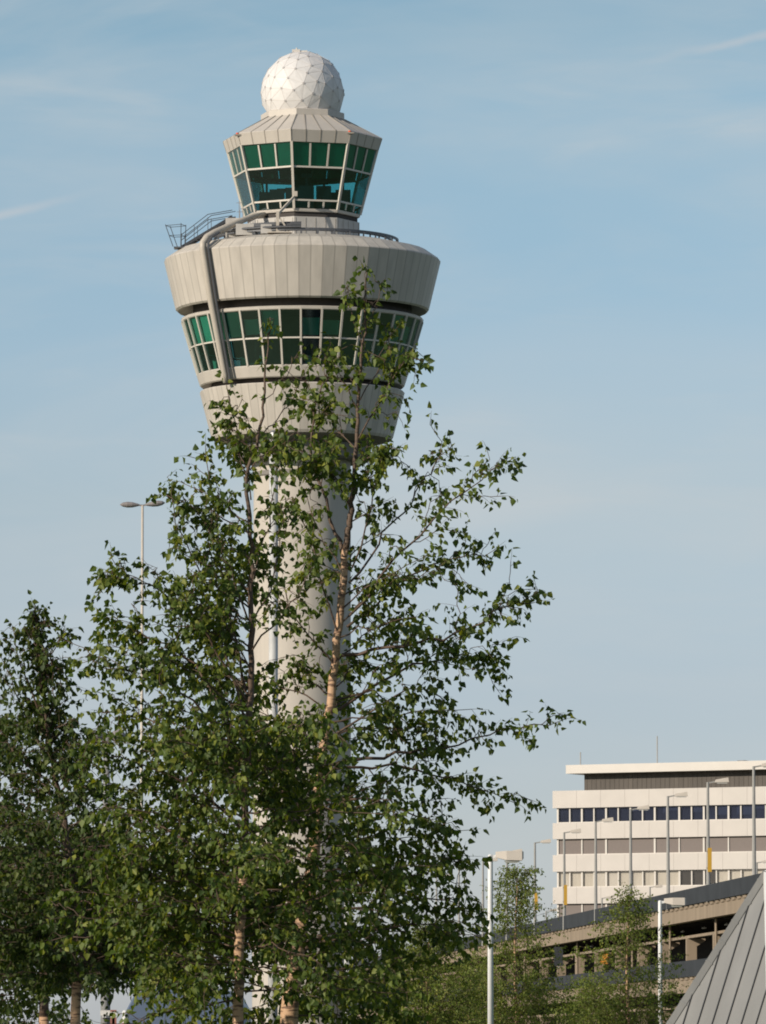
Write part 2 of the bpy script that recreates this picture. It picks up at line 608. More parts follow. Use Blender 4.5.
# sill below the window band
b = MB()
b.lathe([rp(90, 384.6), rp(101.5, 387.4), rp(102.8, 386.4), rp(106.0, 376.4), rp(105.2, 375.4), rp(98, 375)], 36, R(10))
b.build('window_sill', M['beige'], tower)
b = MB()
b.lathe([rp(112, 321.0), rp(120.6, 323.2), rp(121.6, 322.4), rp(122.0, 320.0), rp(120.6, 319.2), rp(109, 318.8)], 36, R(10))
b.build('window_head', M['beige'], tower)
# window band
NB = 36


def ringpt(a, r, z):
    return Vector((r * math.sin(a), -r * math.cos(a), z))


def band_r(f):           # f 0 at the sill, 1 at the head
    return (105.0 + (120.8 - 105.0) * f) * px2m


ZB0, ZB1 = tz(375.6), tz(322.4)
fm = 0.485
brn = random.Random(21)
for k in range(NB):
    a0 = R(15) + 2 * math.pi * (k - 0.5) / NB
    a1 = a0 + 2 * math.pi / NB
    P = lambda a, f, o=0.0: ringpt(a, band_r(f) + o, ZB0 + (ZB1 - ZB0) * f)
    fr = MB()
    # left upright of each bay, mid transom
    nrm = ringpt(a0, 1, 0)
    fr.bar(P(a0, 0.0, 0.02), P(a0, 1.0, 0.02), 0.19, 0.22, up=nrm)
    am = (a0 + a1) / 2
    pa, pb = P(a0 + 0.008, fm, 0.0), P(a1 - 0.008, fm, 0.0)
    fr.bar(pa, pb, 0.14, 0.15)
    w = fr.build('window', M['frame'], tower)
    gl = MB()
    e = 0.003
    for f0, f1 in ((0.0, fm), (fm, 1.0)):
        gl.poly([P(a0 + e, f0), P(a1 - e, f0), P(a1 - e, f1), P(a0 + e, f1)])
    gl.build('pane', M['drumglass'], w)
    # green sun blinds, drawn to different lengths
    deg = (math.degrees(am) + 180) % 360 - 180
    q = brn.random()
    lowf = None
    if deg < -42:
        lowf = fm + 0.02
    elif q < 0.72 and deg < 32:
        lowf = fm + 0.03 + 0.05 * brn.random()
    elif 52 < deg < 72:
        lowf = fm + 0.02
    if lowf is not None:
        hi = 0.99 if deg < -42 or brn.random() < 0.4 else 0.76 + 0.1 * brn.random()
        bl = MB()
        s0 = a0 + (0.01 if brn.random() < 0.6 else 0.05)
        bl.poly([P(s0, lowf, -0.25), P(a1 - 0.01, lowf, -0.25), P(a1 - 0.01, hi, -0.25), P(s0, hi, -0.25)])
        bl.build('blind', M['blind'], w)
    if brn.random() < 0.7:
        bl = MB()
        s0 = a0 + 0.03 + 0.06 * brn.random()
        bl.hexa([P(s0, 0.03, -0.9), P(s0 + 0.06, 0.03, -0.9), P(s0 + 0.06, 0.03, -1.3), P(s0, 0.03, -1.3),
                 P(s0, 0.2, -1.0), P(s0 + 0.06, 0.16, -1.0), P(s0 + 0.06, 0.16, -1.5), P(s0, 0.2, -1.5)])
        bl.build('desk', M['blind'], w)
b = MB()
b.lathe([(4.9, ZB0 - 0.05), (band_r(0) - 0.35, ZB0 - 0.05)], 72)
b.lathe([(band_r(1) - 0.5, ZB1 + 0.02), (4.9, ZB1 + 0.02)], 72)
b.lathe([(6.2, ZB0), (6.2, ZB1)], 36)
b.build('interior', M['room'], tower)
# upper drum
b = MB()
b.lathe([rp(109, 305.5), rp(125.4, 312.0), rp(127.4, 310.3), rp(139.2, 262.0), rp(138.5, 260.8)], 36, R(19.2))
b.build('upper_drum', M['drum'], tower)
M['drumroof'] = ring_panels('drum_roof_sheet', (0.49, 0.45, 0.39), 72, -0.16, 0.05, 0.72, 0.05)
b = MB()
b.lathe([rp(138.5, 260.8), rp(125.2, 251.8), rp(99, 246.0), rp(55, 243.0)], 36, R(19.2))
b.build('drum_roof', M['drumroof'], tower)
b = MB()
for r_, y_ in ((97, 240.6), (90, 240.4)):
    b.lathe([rp(r_ - 1.4, y_ + 1.6), rp(r_, y_ + 1.6), rp(r_, y_ - 0.8), rp(r_ - 1.4, y_ - 0.8), rp(r_ - 1.4, y_ + 1.6)], 72)
for k in range(36):
    a = 2 * math.pi * k / 36
    b.bar(ringpt(a, 9.62, tz(247)), ringpt(a, 9.62, tz(241.5)), 0.16, 0.16)
    b.bar(ringpt(a, 8.92, tz(247)), ringpt(a, 8.92, tz(241.5)), 0.16, 0.16)
b.build('gantry_track', M['darkmetal'], tower)

# cab, octagonal
OFF = R(15 + 22.5)


def oct_ring(r, py):
    return [ringpt(OFF + k * math.pi / 4, r * px2m, tz(py)) for k in range(8)]


def oct_pt(k, r, z):
    return ringpt(OFF + k * math.pi / 4, r, z)


b = MB()
b.lathe([rp(58.0, 246), rp(58.0, 223.5)], 8, OFF)
nk = b.build('cab_neck', M['neck'], tower)
b = MB()
for k in range(8):
    A, B_ = oct_pt(k, 5.81, 0), oct_pt(k + 1, 5.81, 0)
    for f in (0.04, 0.27, 0.5, 0.73, 0.96):
        p = A.lerp(B_, f)
        b.bar((p.x, p.y, tz(244)), (p.x, p.y, tz(224.5)), 0.05, 0.03)
b.build('panel_joint', M['beige_seam'], nk)
b = MB()
b.lathe([rp(56.0, 223.6), rp(56.0, 217)], 8, OFF)
b.build('cab_recess', M['recess'], tower)  # shadow band under the cab, drawn as a dark-coloured wall
b = MB()
b.lathe([rp(54, 218.6), rp(58.2, 218.6), rp(58.6, 217.6), rp(58.9, 215.6), rp(54, 215.4)], 8, OFF)
b.build('cab_sill', M['beige'], tower)
YC = [215.6, 208.2, 207.0, 175.6, 152.0]
rc = lambda py: 58.6 + (75.8 - 58.6) * (215.6 - py) / (215.6 - 152.0)
rows = [(215.4, 207.6, 3), (207.6, 175.6, 1), (175.6, 152.0, 3)]
for k in range(8):
    fr = MB()
    na = OFF + (k + 0.5) * math.pi / 4
    nrm = ringpt(na, 1, 0)
    nv = ringpt(OFF + k * math.pi / 4, 1, 0)

    def Q(f, py, o=0.0):
        r_ = rc(py) * px2m + o
        return oct_pt(k, r_, tz(py)).lerp(oct_pt(k + 1, r_, tz(py)), f)
    fr.bar(Q(0, 216.0, 0.03), Q(0, 151.4, 0.03), 0.24, 0.24, up=nv)
    for py, h_ in ((207.6, 0.17), (175.6, 0.17)):
        fr.bar(Q(0.012, py, 0.0), Q(0.988, py, 0.0), 0.16, h_)
    for y0, y1, n in rows:
        for j in range(1, n):
            fr.bar(Q(j / n, y0 - 0.8), Q(j / n, y1 + 0.8), 0.17, 0.14, up=nrm)
    w = fr.build('cab_window', M['frame'], tower)
    for y0, y1, n in rows:
        gl = MB()
        gl.poly([Q(0.004, y0), Q(0.996, y0), Q(0.996, y1), Q(0.004, y1)])
        gl.build('pane', M['cabglass'], w)
        if y1 == 152.0:
            gl = MB()
            for j in range(n):
                gl.poly([Q(j / n + 0.02, y0 - 0.3, -0.14), Q((j + 1) / n - 0.02, y0 - 0.3, -0.14), Q((j + 1) / n - 0.02, y1 + 0.2, -0.14), Q(j / n + 0.02, y1 + 0.2, -0.14)])
            gl.build('blind', M['greenfilm'], w)
b = MB()
b.lathe([(0.3, tz(152)), (7.3, tz(152))], 8, OFF)
b.lathe([(5.55, tz(215)), (0.2, tz(215))], 8, OFF)
b.lathe([(0.9, tz(215)), (0.9, tz(152))], 8, OFF)
b.lathe([(5.2, tz(176.5)), (5.9, tz(172))], 8, OFF)
b.build('cab_interior', M['interior'], tower)
b = MB()
for k in range(16):
    a = 2 * math.pi * k / 16 + 0.13
    h_ = 198 - 9 * brn.random()
    c1 = ringpt(a, 3.4 + 1.0 * brn.random(), 0)
    b.box(c1.x - 0.75, c1.x + 0.75, c1.y - 0.75, c1.y + 0.75, tz(214.9), tz(h_))
    if k % 3 == 0:
        b.box(c1.x - 0.12, c1.x + 0.12, c1.y - 0.12, c1.y + 0.12, tz(h_), tz(h_ - 9))
        b.box(c1.x - 0.5, c1.x + 0.4, c1.y - 0.15, c1.y + 0.15, tz(h_ - 9), tz(h_ - 13))
b.build('console', M['desk'], tower)
b = MB()
b.lathe([rp(70, 151.9), rp(77.2, 151.9), rp(80.9, 140.4), rp(80.3, 139.6), rp(42.6, 120.4)], 8, OFF)
rf = b.build('cab_roof', M['beige'], tower)
b = MB()
for k in range(8):
    for j in range(0, 4):
        f = j / 4.0
        p0 = oct_pt(k, 7.73, tz(151.7)).lerp(oct_pt(k + 1, 7.73, tz(151.7)), f)
        p1 = oct_pt(k, 8.10, tz(140.4)).lerp(oct_pt(k + 1, 8.10, tz(140.4)), f)
        p2 = oct_pt(k, 4.27, tz(120.4)).lerp(oct_pt(k + 1, 4.27, tz(120.4)), f)
        b.bar(p0, p1, 0.07 if j else 0.05, 0.05, up=ringpt(OFF + (k + .5) * math.pi / 4, 1, 0))
        b.bar(p1 + Vector((0, 0, 0.02)), p2 + Vector((0, 0, 0.02)), 0.08, 0.09)
b.build('roof_joint', M['beige_seam'], rf)
b = MB()
b.lathe([rp(42.5, 121.5), rp(42.5, 114.4), rp(41.7, 113.8), rp(36, 113.6)], 8, OFF)
b.build('radome_base', M['beige'], tower)
# radome
RC, RR = tz(93.0), 42.2 * px2m
bm = bmesh.new()
jit = random.Random(5)
NP = 138
for i in range(NP):
    z_ = 1 - 2 * (i + 0.5) / NP
    q_ = math.sqrt(1 - z_ * z_)
    a_ = i * 2.399963 + jit.uniform(-.12, .12)
    v_ = Vector((q_ * math.cos(a_), q_ * math.sin(a_), z_ + jit.uniform(-.03, .03)))
    bm.verts.new(v_.normalized() * RR)
bmesh.ops.convex_hull(bm, input=bm.verts[:])
bmesh.ops.rotate(bm, verts=bm.verts, cent=(0, 0, 0), matrix=Matrix.Rotation(R(70), 3, 'X'))
zc = tz(114.5) - RC
bmesh.ops.bisect_plane(bm, geom=bm.verts[:] + bm.edges[:] + bm.faces[:], plane_co=(0, 0, zc), plane_no=(0, 0, -1), clear_outer=True)
bm.normal_update()
b = MB()
for f in bm.faces:
    c_ = f.calc_center_median()
    c_ = c_.lerp(c_.normalized() * RR, 0.22) if len(f.verts) == 3 and min(v.co.z for v in f.verts) > zc + 0.05 else c_
    vs_ = [v.co for v in f.verts]
    for i in range(len(vs_)):
        b.poly([vs_[i], vs_[(i + 1) % len(vs_)], c_])
nskin = len(b.f)
for v in bm.verts:
    if v.co.z > zc + 0.3:
        no = v.co.normalized()
        b.tube([v.co - no * 0.05, v.co + no * 0.03], 0.125, 6, 1)
for e in bm.edges:
    p0, p1 = e.verts[0].co, e.verts[1].co
    if p0.z > zc + 0.05 or p1.z > zc + 0.05:
        b.bar(p0 * 1.001, p1 * 1.001, 0.03, 0.02, up=(p0 + p1).normalized(), mi=2)
bm.free()
M['radseam'] = plain('radome_joint', (0.55, 0.52, 0.49), 0.6)
M['radbolt'] = plain('radome_bolt', (0.40, 0.38, 0.37), 0.6)
ro = b.build('radome', [M['radome'], M['radbolt'], M['radseam']], tower, loc=(0, 0, RC))
attr = ro.data.attributes.new('tint', 'FLOAT', 'FACE')
for i in range(len(ro.data.polygons)):
    attr.data[i].value = 0.90 + 0.09 * random.Random(i // 3).random()
b = MB()
b.box(-1.05, -0.25, -0.5, 0.5, RR - 0.12, RR + 0.16)
b.box(-0.25, 0.5, -0.4, 0.4, RR - 0.1, RR + 0.06)
b.tube([(-0.6, 0, RR + 0.1), (-0.6, 0, RR + 0.38)], 0.08, 6)
b.build('top_light', M['white'], ro)
# obstruction lights on the roof corners
for k in (0, 6, 2, 4):
    b = MB()
    p = oct_pt(k, 8.02, tz(142.6))
    b.box(p.x - 0.34, p.x + 0.34, p.y - 0.2, p.y + 0.2, p.z - 0.02, p.z + 0.14, 1)
    b.tube([p + Vector((-0.1, -0.05, 0.05)), p + Vector((-0.1, -0.05, 0.28))], 0.14, 8, 0)
    b.build('warning_light', [M['redlamp'], M['beige_seam']], tower)

# cleaning gantry: curved arm that runs down over the drums
GA = R(-43)
gan = MB()
path = [(4.6, 217.5), (7.0, 222.5), (9.6, 232.0), (12.6, 244.5), (13.7, 250.0), (14.25, 256), (14.25, 262), (13.05, 313), (11.1, 384), (10.95, 391)]
pts = [ringpt(GA, r_, tz(y_)) for r_, y_ in path]
gan.tube(pts, [0.22, 0.26, 0.32, 0.36, 0.37, 0.37, 0.37, 0.35, 0.31, 0.29], 10)
ga = gan.build('gantry_arm', M['pipe'], tower, smooth=True)
gan = MB()
GA2 = GA + 0.045
gan.tube([ringpt(GA2, r_ - 0.1, tz(y_)) for r_, y_ in path[3:]], 0.13, 6)
gan.build('guide_rail', M['darkmetal'], ga)
b = MB()
c1 = ringpt(R(-38), 9.3, 0)
b.box(c1.x - 0.8, c1.x + 1.0, c1.y - 0.7, c1.y + 0.9, tz(245), tz(234))
c1 = ringpt(R(-52), 9.0, 0)
b.box(c1.x - 0.5, c1.x + 0.9, c1.y - 0.7, c1.y + 0.9, tz(245), tz(226))
c1 = ringpt(R(-22), 9.4, 0)
b.box(c1.x - 0.5, c1.x + 0.6, c1.y - 0.5, c1.y + 0.5, tz(245), tz(236))
b.build('roof_plant_box', M['neck'], tower)
b = MB()
for yy, rr in ((236, 9.2), (233.5, 8.6), (239, 9.9)):
    b.tube([ringpt(R(a), rr, tz(yy)) for a in range(-60, 1, 6)], 0.11, 6)
b.build('roof_pipe', M['darkmetal'], tower)
# service crane in front of the neck
b = MB()
fo = ringpt(R(-13), 9.5, tz(245))
b.box(fo.x - 1.2, fo.x + 1.2, fo.y - 0.6, fo.y + 0.6, tz(245), tz(243.8))
b.bar(fo + Vector((-0.2, 0, 0)), fo + Vector((-0.2, 0, 2.2)), 0.30, 0.30)
b.bar(fo + Vector((1.0, 0, 0)), fo + Vector((-0.2, 0, 1.9)), 0.16, 0.16)
top = ringpt(R(-5), 7.2, tz(205))
b.bar(fo + Vector((-0.3, 0, 1.8)), top, 0.18, 0.22)
b.box(top.x - 0.15, top.x + 0.22, top.y - 0.3, top.y + 0.3, top.z - 0.1, top.z + 0.4)
b.build('service_crane', M['pipe'], tower)
# gangway with rails on the left of the drum roof
b = MB()
A = ringpt(R(-72), 12.5, tz(252.5))
B_ = ringpt(R(-72), 7.2, tz(220))
sd = Vector((math.sin(R(18)), math.cos(R(18)) * 1.0, 0)).normalized() * 0.45
sd = Vector((0.31, 0.95, 0)) * 0.5
for s_ in (-1, 1):
    b.bar(A + sd * s_, B_ + sd * s_, 0.12, 0.28)
for i in range(18):
    p = A.lerp(B_, i / 18.0)
    b.bar(p - sd, p + sd, 0.22, 0.05)
b.build('gangway', M['darkmetal'], tower)
b = MB()
up = Vector((0, 0, 1))
for s_ in (-1, 1):
    for h_ in (0.7, 1.25):
        b.bar(A + sd * s_ + up * h_, A.lerp(B_, 0.52) + sd * s_ + up * (h_ + 0.45), 0.07, 0.07)
        b.bar(A.lerp(B_, 0.52) + sd * s_ + up * (h_ + 0.45), B_ + sd * s_ + up * (h_ - 0.6), 0.07, 0.07)
    for f in (0.0, 0.25, 0.52):
        p = A.lerp(B_, f) + sd * s_
        b.bar(p, p + up * 1.4, 0.06, 0.06)
out_d = (A - B_)
out_d.z = 0
out_d.normalize()
b.box(A.x - 0.9, A.x + 0.6, A.y - 0.8, A.y + 0.8, A.z - 0.1, A.z + 0.02)
cg = []
for s_ in (-1, 1):
    for q, lean in ((0.0, 0.25), (0.8, 0.9)):
        p = A + sd * s_ * 1.4 + out_d * q
        t_ = p + up * (2.2 if q else 2.4) + out_d * lean * (0.9 if q else -0.1)
        b.bar(p, t_, 0.06, 0.06)
        cg.append((p, t_))
for (i, j) in ((0, 1), (2, 3), (0, 2), (1, 3)):
    for f in (0.5, 0.95):
        b.bar(cg[i][0].lerp(cg[i][1], f), cg[j][0].lerp(cg[j][1], f), 0.05, 0.05)
b.build('gangway_rail', M['darkmetal'], tower)
b = MB()
for (a, r_, y0, y1) in ((-58, 7.4, 244, 206), (-55, 7.2, 244, 212), (-63, 7.0, 244, 214)):
    p = ringpt(R(a), r_, tz(y0))
    b.bar(p, (p.x, p.y, tz(y1)), 0.07, 0.07)
    b.bar((p.x - 0.3, p.y, tz(y1 + 2)), (p.x + 0.3, p.y, tz(y1 + 2)), 0.05, 0.05)
b.build('antenna', M['metal'], tower)

# ------------------------------------------------------------------ office building
OY = 850.0
OA = R(28)
ub = lambda px: ((px - W / 2) / F) / (CP - ((512 - 850) / F) * SP)
OX = at(553, 850, OY).x
office = empty('office_building', (OX, OY, 0), 'white panelled office block with dark blue window strip and brown set-back roof storey', 'building', rz=-OA)


def so(px):          # metres along the facade for a photo column
    u = ub(px)
    return (u * OY - OX) / (math.cos(OA) + u * math.sin(OA))


oz = lambda py: at(553, py, OY).z
SEND = so(860)
b = MB()
b.box(so(555), SEND, 0.6, 18, 0, oz(792.5))
b.build('wall', M['panelwhite'], office)
b = MB()
lv = [(791, 808.3), (823.2, 839.3), (855.2, 871.8), (887.6, 904), (919.6, 936)]
step = so(577) - so(553)
for y0, y1 in lv:
    s_ = so(553)
    i = 0
    while s_ < SEND:
        b.box(s_ + 0.012, s_ + step - 0.012, -0.12, 0.55, oz(y1), oz(y0))
        s_ += step
for y0, y1 in lv:
    b.box(so(553) + 0.1, SEND, -0.06, 0.5, oz(y1) + 0.1, oz(y0) - 0.1)
b.build('spandrel_panel', M['panelwhite'], office)
b = MB()
b.box(so(580.5), SEND, 1.2, 15, oz(792.6), oz(774.2))
for i in range(60):
    s_ = so(580.5) + 0.3 + i * (SEND - so(580.5)) / 60
    b.box(s_, s_ + 0.12, 1.16, 1.25, oz(791.8), oz(774.8))
b.build('roof_storey', M['brownclad'], office)
b = MB()
b.box(so(568), SEND, -0.6, 17, oz(774.2), oz(765.6))
b.build('roof', M['white'], office)
b = MB()
b.box(so(728), so(735), 3, 5, oz(765.6), oz(763.6))
b.build('roof_vent', M['darkmetal'], office)
for px_, y_ in ((574, 752), (651, 738)):
    b = MB()
    s_ = so(px_)
    b.bar((s_, 2, oz(765.6)), (s_, 2, oz(y_)), 0.12, 0.12)
    b.build('antenna', M['farpost'], office)
wr = random.Random(11)
rowsO = [(808.3, 823.2, 12.05, 'blue'), (839.3, 855.2, 24.1, 'blind'), (871.8, 887.6, 12.05, 'curtain'), (904, 919.6, 24.1, 'blind')]
for y0, y1, pitch, kind in rowsO:
    dx = so(557 + pitch) - so(557)
    s_ = so(557.0)
    i = 0
    while s_ < so(800):
        fr = MB()
        zb, zt = oz(y1) - 0.05, oz(y0) + 0.05
        wd = 0.13 if i % 2 == 0 else 0.09
        fr.box(s_ - wd, s_ + wd, 0.22, 0.5, zb, zt)
        fr.box(s_ + wd, s_ + dx - 0.09, 0.25, 0.45, zb, zb + 0.16)
        w = fr.build('window', M['white'], office)
        g_ = MB()
        g_.poly([(s_ + wd, 0.36, zb), (s_ + dx - 0.09, 0.36, zb), (s_ + dx - 0.09, 0.36, zt), (s_ + wd, 0.36, zt)])
        if kind == 'blind':
            g_.build('blind', M['brownblind'], w)
        elif kind == 'blue':
            g_.build('pane', M['blueglass'], w)
            cu = MB()
            cu.poly([(s_ + wd, 0.57, zb), (s_ + dx, 0.57, zb), (s_ + dx, 0.57, zt), (s_ + wd, 0.57, zt)])
            cu.build('room', M['bluedark'], w)
            if wr.random() < 0.45:
                cu = MB()
                zl = zb + (zt - zb) * wr.choice((0.35, 0.55, 0.7))
                sl0 = s_ + wd + (0.55 * dx if wr.random() < 0.4 else 0)
                cu.poly([(sl0, 0.45, zl), (s_ + dx - 0.09, 0.45, zl), (s_ + dx - 0.09, 0.45, zt), (sl0, 0.45, zt)])
                cu.build('blind', M['blueblind'], w)
        else:
            g_.build('pane', M['greyglass'], w)
            cu = MB()
            openw = i in (10, 11, 12, 13, 14) or i > 17
            fz = 1.0
            cu.poly([(s_ + wd, 0.57, zb), (s_ + dx, 0.57, zb), (s_ + dx, 0.57, zt), (s_ + wd, 0.57, zt)])
            cu.build('room' if openw else 'curtain', M['interior'] if openw and wr.random() < 0.8 else (M['panelwhite'] if i in (3, 4) else M['curtain']), w)
        s_ += dx
        i += 1

# ------------------------------------------------------------------ parking deck that runs away to the left
VPU = (-60 - W / 2) / F
dv = Vector((VPU, 1, 0)).normalized()
nv = Vector((dv.y, -dv.x, 0))
LD = 49.0


def dk(l, t, z):
    q = nv * l + dv * t
    return Vector((q.x, q.y, z))


T0, T1 = 330.0, 900.0
zr = lambda ratio: ratio * LD + CAMZ
deck = empty('parking_deck', dk(LD, 480, 0), 'long multi-storey parking deck with blue-grey parapets and tan concrete beams', 'parking deck')
DO = Vector(deck.location)
fr_ = lambda l, t, z: dk(l, t, z) - DO
ST = zr(0.2175) - zr(0.122)
ztop = zr(0.2175)
for lvl in range(3):
    zt = ztop - lvl * ST
    b = MB()
    for t in range(int(T0), int(T1), 10):
        b.box(LD, LD + 0.25, t + 0.02, t + 9.98, zt - 1.05, zt, 0, fr_)
    b.build('parapet', M['bluegrey'], deck)
    b = MB()
    b.box(LD + 0.18, LD + 0.75, T0, T1, zt - 2.09, zt - 1.26, 0, fr_)
    t = T0
    while t < T1:
        b.box(LD + 0.10, LD + 0.7, t, t + 1.5, zt - 1.25, zt - 1.06, 0, fr_)
        t += 2.8
    b.build('fascia', M['tanconc'], deck)
    b = MB()
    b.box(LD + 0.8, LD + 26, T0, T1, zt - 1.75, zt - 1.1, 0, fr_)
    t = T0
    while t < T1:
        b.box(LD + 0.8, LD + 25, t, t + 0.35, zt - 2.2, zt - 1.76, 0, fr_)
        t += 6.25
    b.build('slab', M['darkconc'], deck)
    b = MB()
    b.box(LD + 1.0, LD + 1.5, T0, T1, zt - 3.08, zt - 2.90, 0, fr_)
    b.build('edge_beam', M['tanconc'], deck)
    b = MB()
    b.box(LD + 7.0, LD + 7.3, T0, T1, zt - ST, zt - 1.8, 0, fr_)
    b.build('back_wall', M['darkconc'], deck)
    t = 352.0
    while t < 660:
        b = MB()
        b.box(LD + 0.95, LD + 1.62, t, t + 0.7, zt - 2.86 - 0.8 - 1.2, zt - 3.082, 0, fr_)
        b.hexa([fr_(LD + 1.62, t, zt - 3.6), fr_(LD + 2.2, t, zt - 3.25), fr_(LD + 2.2, t + .7, zt - 3.25), fr_(LD + 1.62, t + .7, zt - 3.6),
                fr_(LD + 1.62, t, zt - 3.085), fr_(LD + 2.2, t, zt - 3.085), fr_(LD + 2.2, t + .7, zt - 3.085), fr_(LD + 1.62, t + .7, zt - 3.085)])
        b.build('column', M['tanconc'], deck)
        t += 15.0
b = MB()
for t in (410, 436, 460, 500, 545):
    b.tube([fr_(LD + 0.85, t, ztop - 5), fr_(LD + 0.85, t, ztop - 2.1)], 0.09, 6)
b.build('drain_pipe', M['tanconc'], deck)

for x_, y0, y1, wpx, mk, nm, lb in ((558.5, 947, 966, 9, 'bluegrey', 'notice_board', 'grey board on the edge of the parking deck right of the feathery tree'),
                                  (604, 954, 964, 8, 'orange', 'notice_board', 'small orange board in an opening of the parking deck')):
    t_ = F * (LD - 0.3) / (x_ + 60.0)
    q = dk(LD - 0.3, t_, 0)
    za, zb = at(x_, y1, q.y).z, at(x_, y0, q.y).z
    hw2 = wpx / 2 * q.y / F
    b = MB()
    b.box(-hw2, hw2, -0.03, 0.03, 0, zb - za)
    o = tag(b.build(nm, M[mk], loc=(at(x_, 950, q.y).x, q.y, za)), lb, 'sign')
    b = MB()
    b.box(-0.05, 0.05, 0.031, 0.07, -0.2, zb - za)
    b.box(-0.05, 0.45, 0.071, 0.11, 0.1, 0.2)
    b.build('bracket', M['farpost'], o)

for lvl in range(2):
    t_ = 356.0
    while t_ < 640:
        b = MB()
        zt = ztop - lvl * ST - 2.35
        b.box(LD + 2.6, LD + 2.75, t_, t_ + 1.3, zt, zt + 0.09, 0, fr_)
        b.box(LD + 2.65, LD + 2.7, t_ + 0.6, t_ + 0.66, zt + 0.09, zt + 0.6, 0, fr_)
        b.build('strip_light', M['signface'], deck)
        t_ += 12.5

# ------------------------------------------------------------------ lamps along the deck
def far_lamp_parts(root, hgt):
    b = MB()
    b.tube([(0, 0, 0), (0, 0, hgt * 0.5), (0, 0, hgt)], [0.14, 0.11, 0.085], 8)
    b.build('pole', M['farpost'], root)
    b = MB()
    b.bar((0, 0, hgt - 0.05), (0.55, 0, hgt + 0.05), 0.09, 0.09)
    b.build('arm', M['farpost'], root)
    b = MB()
    b.hexa([(0.45, -0.16, hgt - 0.02), (1.35, -0.2, hgt + 0.0), (1.35, 0.2, hgt + 0.0), (0.45, 0.16, hgt - 0.02),
            (0.5, -0.12, hgt + 0.16), (1.3, -0.16, hgt + 0.30), (1.3, 0.16, hgt + 0.30), (0.5, 0.12, hgt + 0.16)])
    hd = b.build('lamp_head', M['lampgrey'], root)
    b = MB()
    b.box(0.6, 1.25, -0.13, 0.13, hgt - 0.08, hgt - 0.03)
    b.build('lens', M['lens'], hd)


HL = 0.352 * LD + CAMZ
DZ = ztop - 1.1
proto = None
near_x = [436.5, 459.0, 483.0, 507.0, 535.0, 564.3, 595.8, 630.8, 668.2, 708.3, 754.3]
labs = ['far deck lamp at the left end of the row, just above the birch leaves',
        'far deck lamp second from the left end of the row, beside the birch branch tip',
        'far deck lamp just left of the near white lamp post',
        'far deck lamp whose head shows above the near white lamp head',
        'deck lamp with a yellow board, standing against sky left of the office block',
        'deck lamp with a yellow board at the left corner of the white office',
        'plain deck lamp next right of the boarded lamp at the office corner',
        'middle one of three plain deck lamps before the office windows',
        'plain deck lamp next left of the tall lamp with a yellow board',
        'tall deck lamp with a yellow board whose head overlaps the brown roof storey',
        'rightmost and tallest deck lamp, whose head is cut by the picture edge']
lamps = []
for i, (x_, lb) in enumerate(zip(near_x, labs)):
    t_ = F * LD / (x_ + 60.0)
    hgt = HL - DZ
    loc = dk(LD + 0.5, t_, DZ)
    loc.x = at(x_, 900, loc.y).x
    if proto is None:
        proto = empty('deck_lamp', loc, lb, 'lamp post', 'lamps along the parking deck edge')
        far_lamp_parts(proto, hgt)
        o = proto
    else:
        o = copy_thing(proto, loc, lb)
    lamps.append(o)
for i, y0, y1, lb in ((4, 893, 910, 'yellow board on the lamp post against the sky'), (5, 885, 905, 'yellow board on the lamp post at the left corner of the office'),
                      (9, 848, 872, 'yellow board on the tall lamp post before the middle of the office')):
    p = Vector(lamps[i].location)
    b = MB()
    za, zb = at(500, y1, p.y).z, at(500, y0, p.y).z
    b.box(-0.04, 0.22, -0.22, -0.14, 0, zb - za)
    o = b.build('yellow_board', M['yellow'], loc=(p.x, p.y, za))
    tag(o, lb, 'sign', 'yellow boards on the deck lamps')
    for f in (0.15, 0.85):
        b = MB()
        b.box(-0.12, 0.2, -0.15, 0.13, (zb - za) * f, (zb - za) * f + 0.08)
        b.build('bracket', M['farpost'], o)
LD2 = 75.0
for x_, lb in ((546, 'low distant lamp head just left of the office block foot'), (602, 'low distant lamp head before the curtained windows, left of three'),
               (650, 'low distant lamp head before the curtained windows, middle of three'), (757, 'low distant lamp head at the right picture edge above the deck')):
    t_ = F * LD2 / (x_ + 60.0)
    loc = dk(LD2, t_, 0.0)
    loc.x = at(x_, 900, loc.y).x
    hgt2 = 0.2325 * LD2 + CAMZ
    loc.z = hgt2 - (HL - DZ)
    copy_thing(proto, loc, lb)

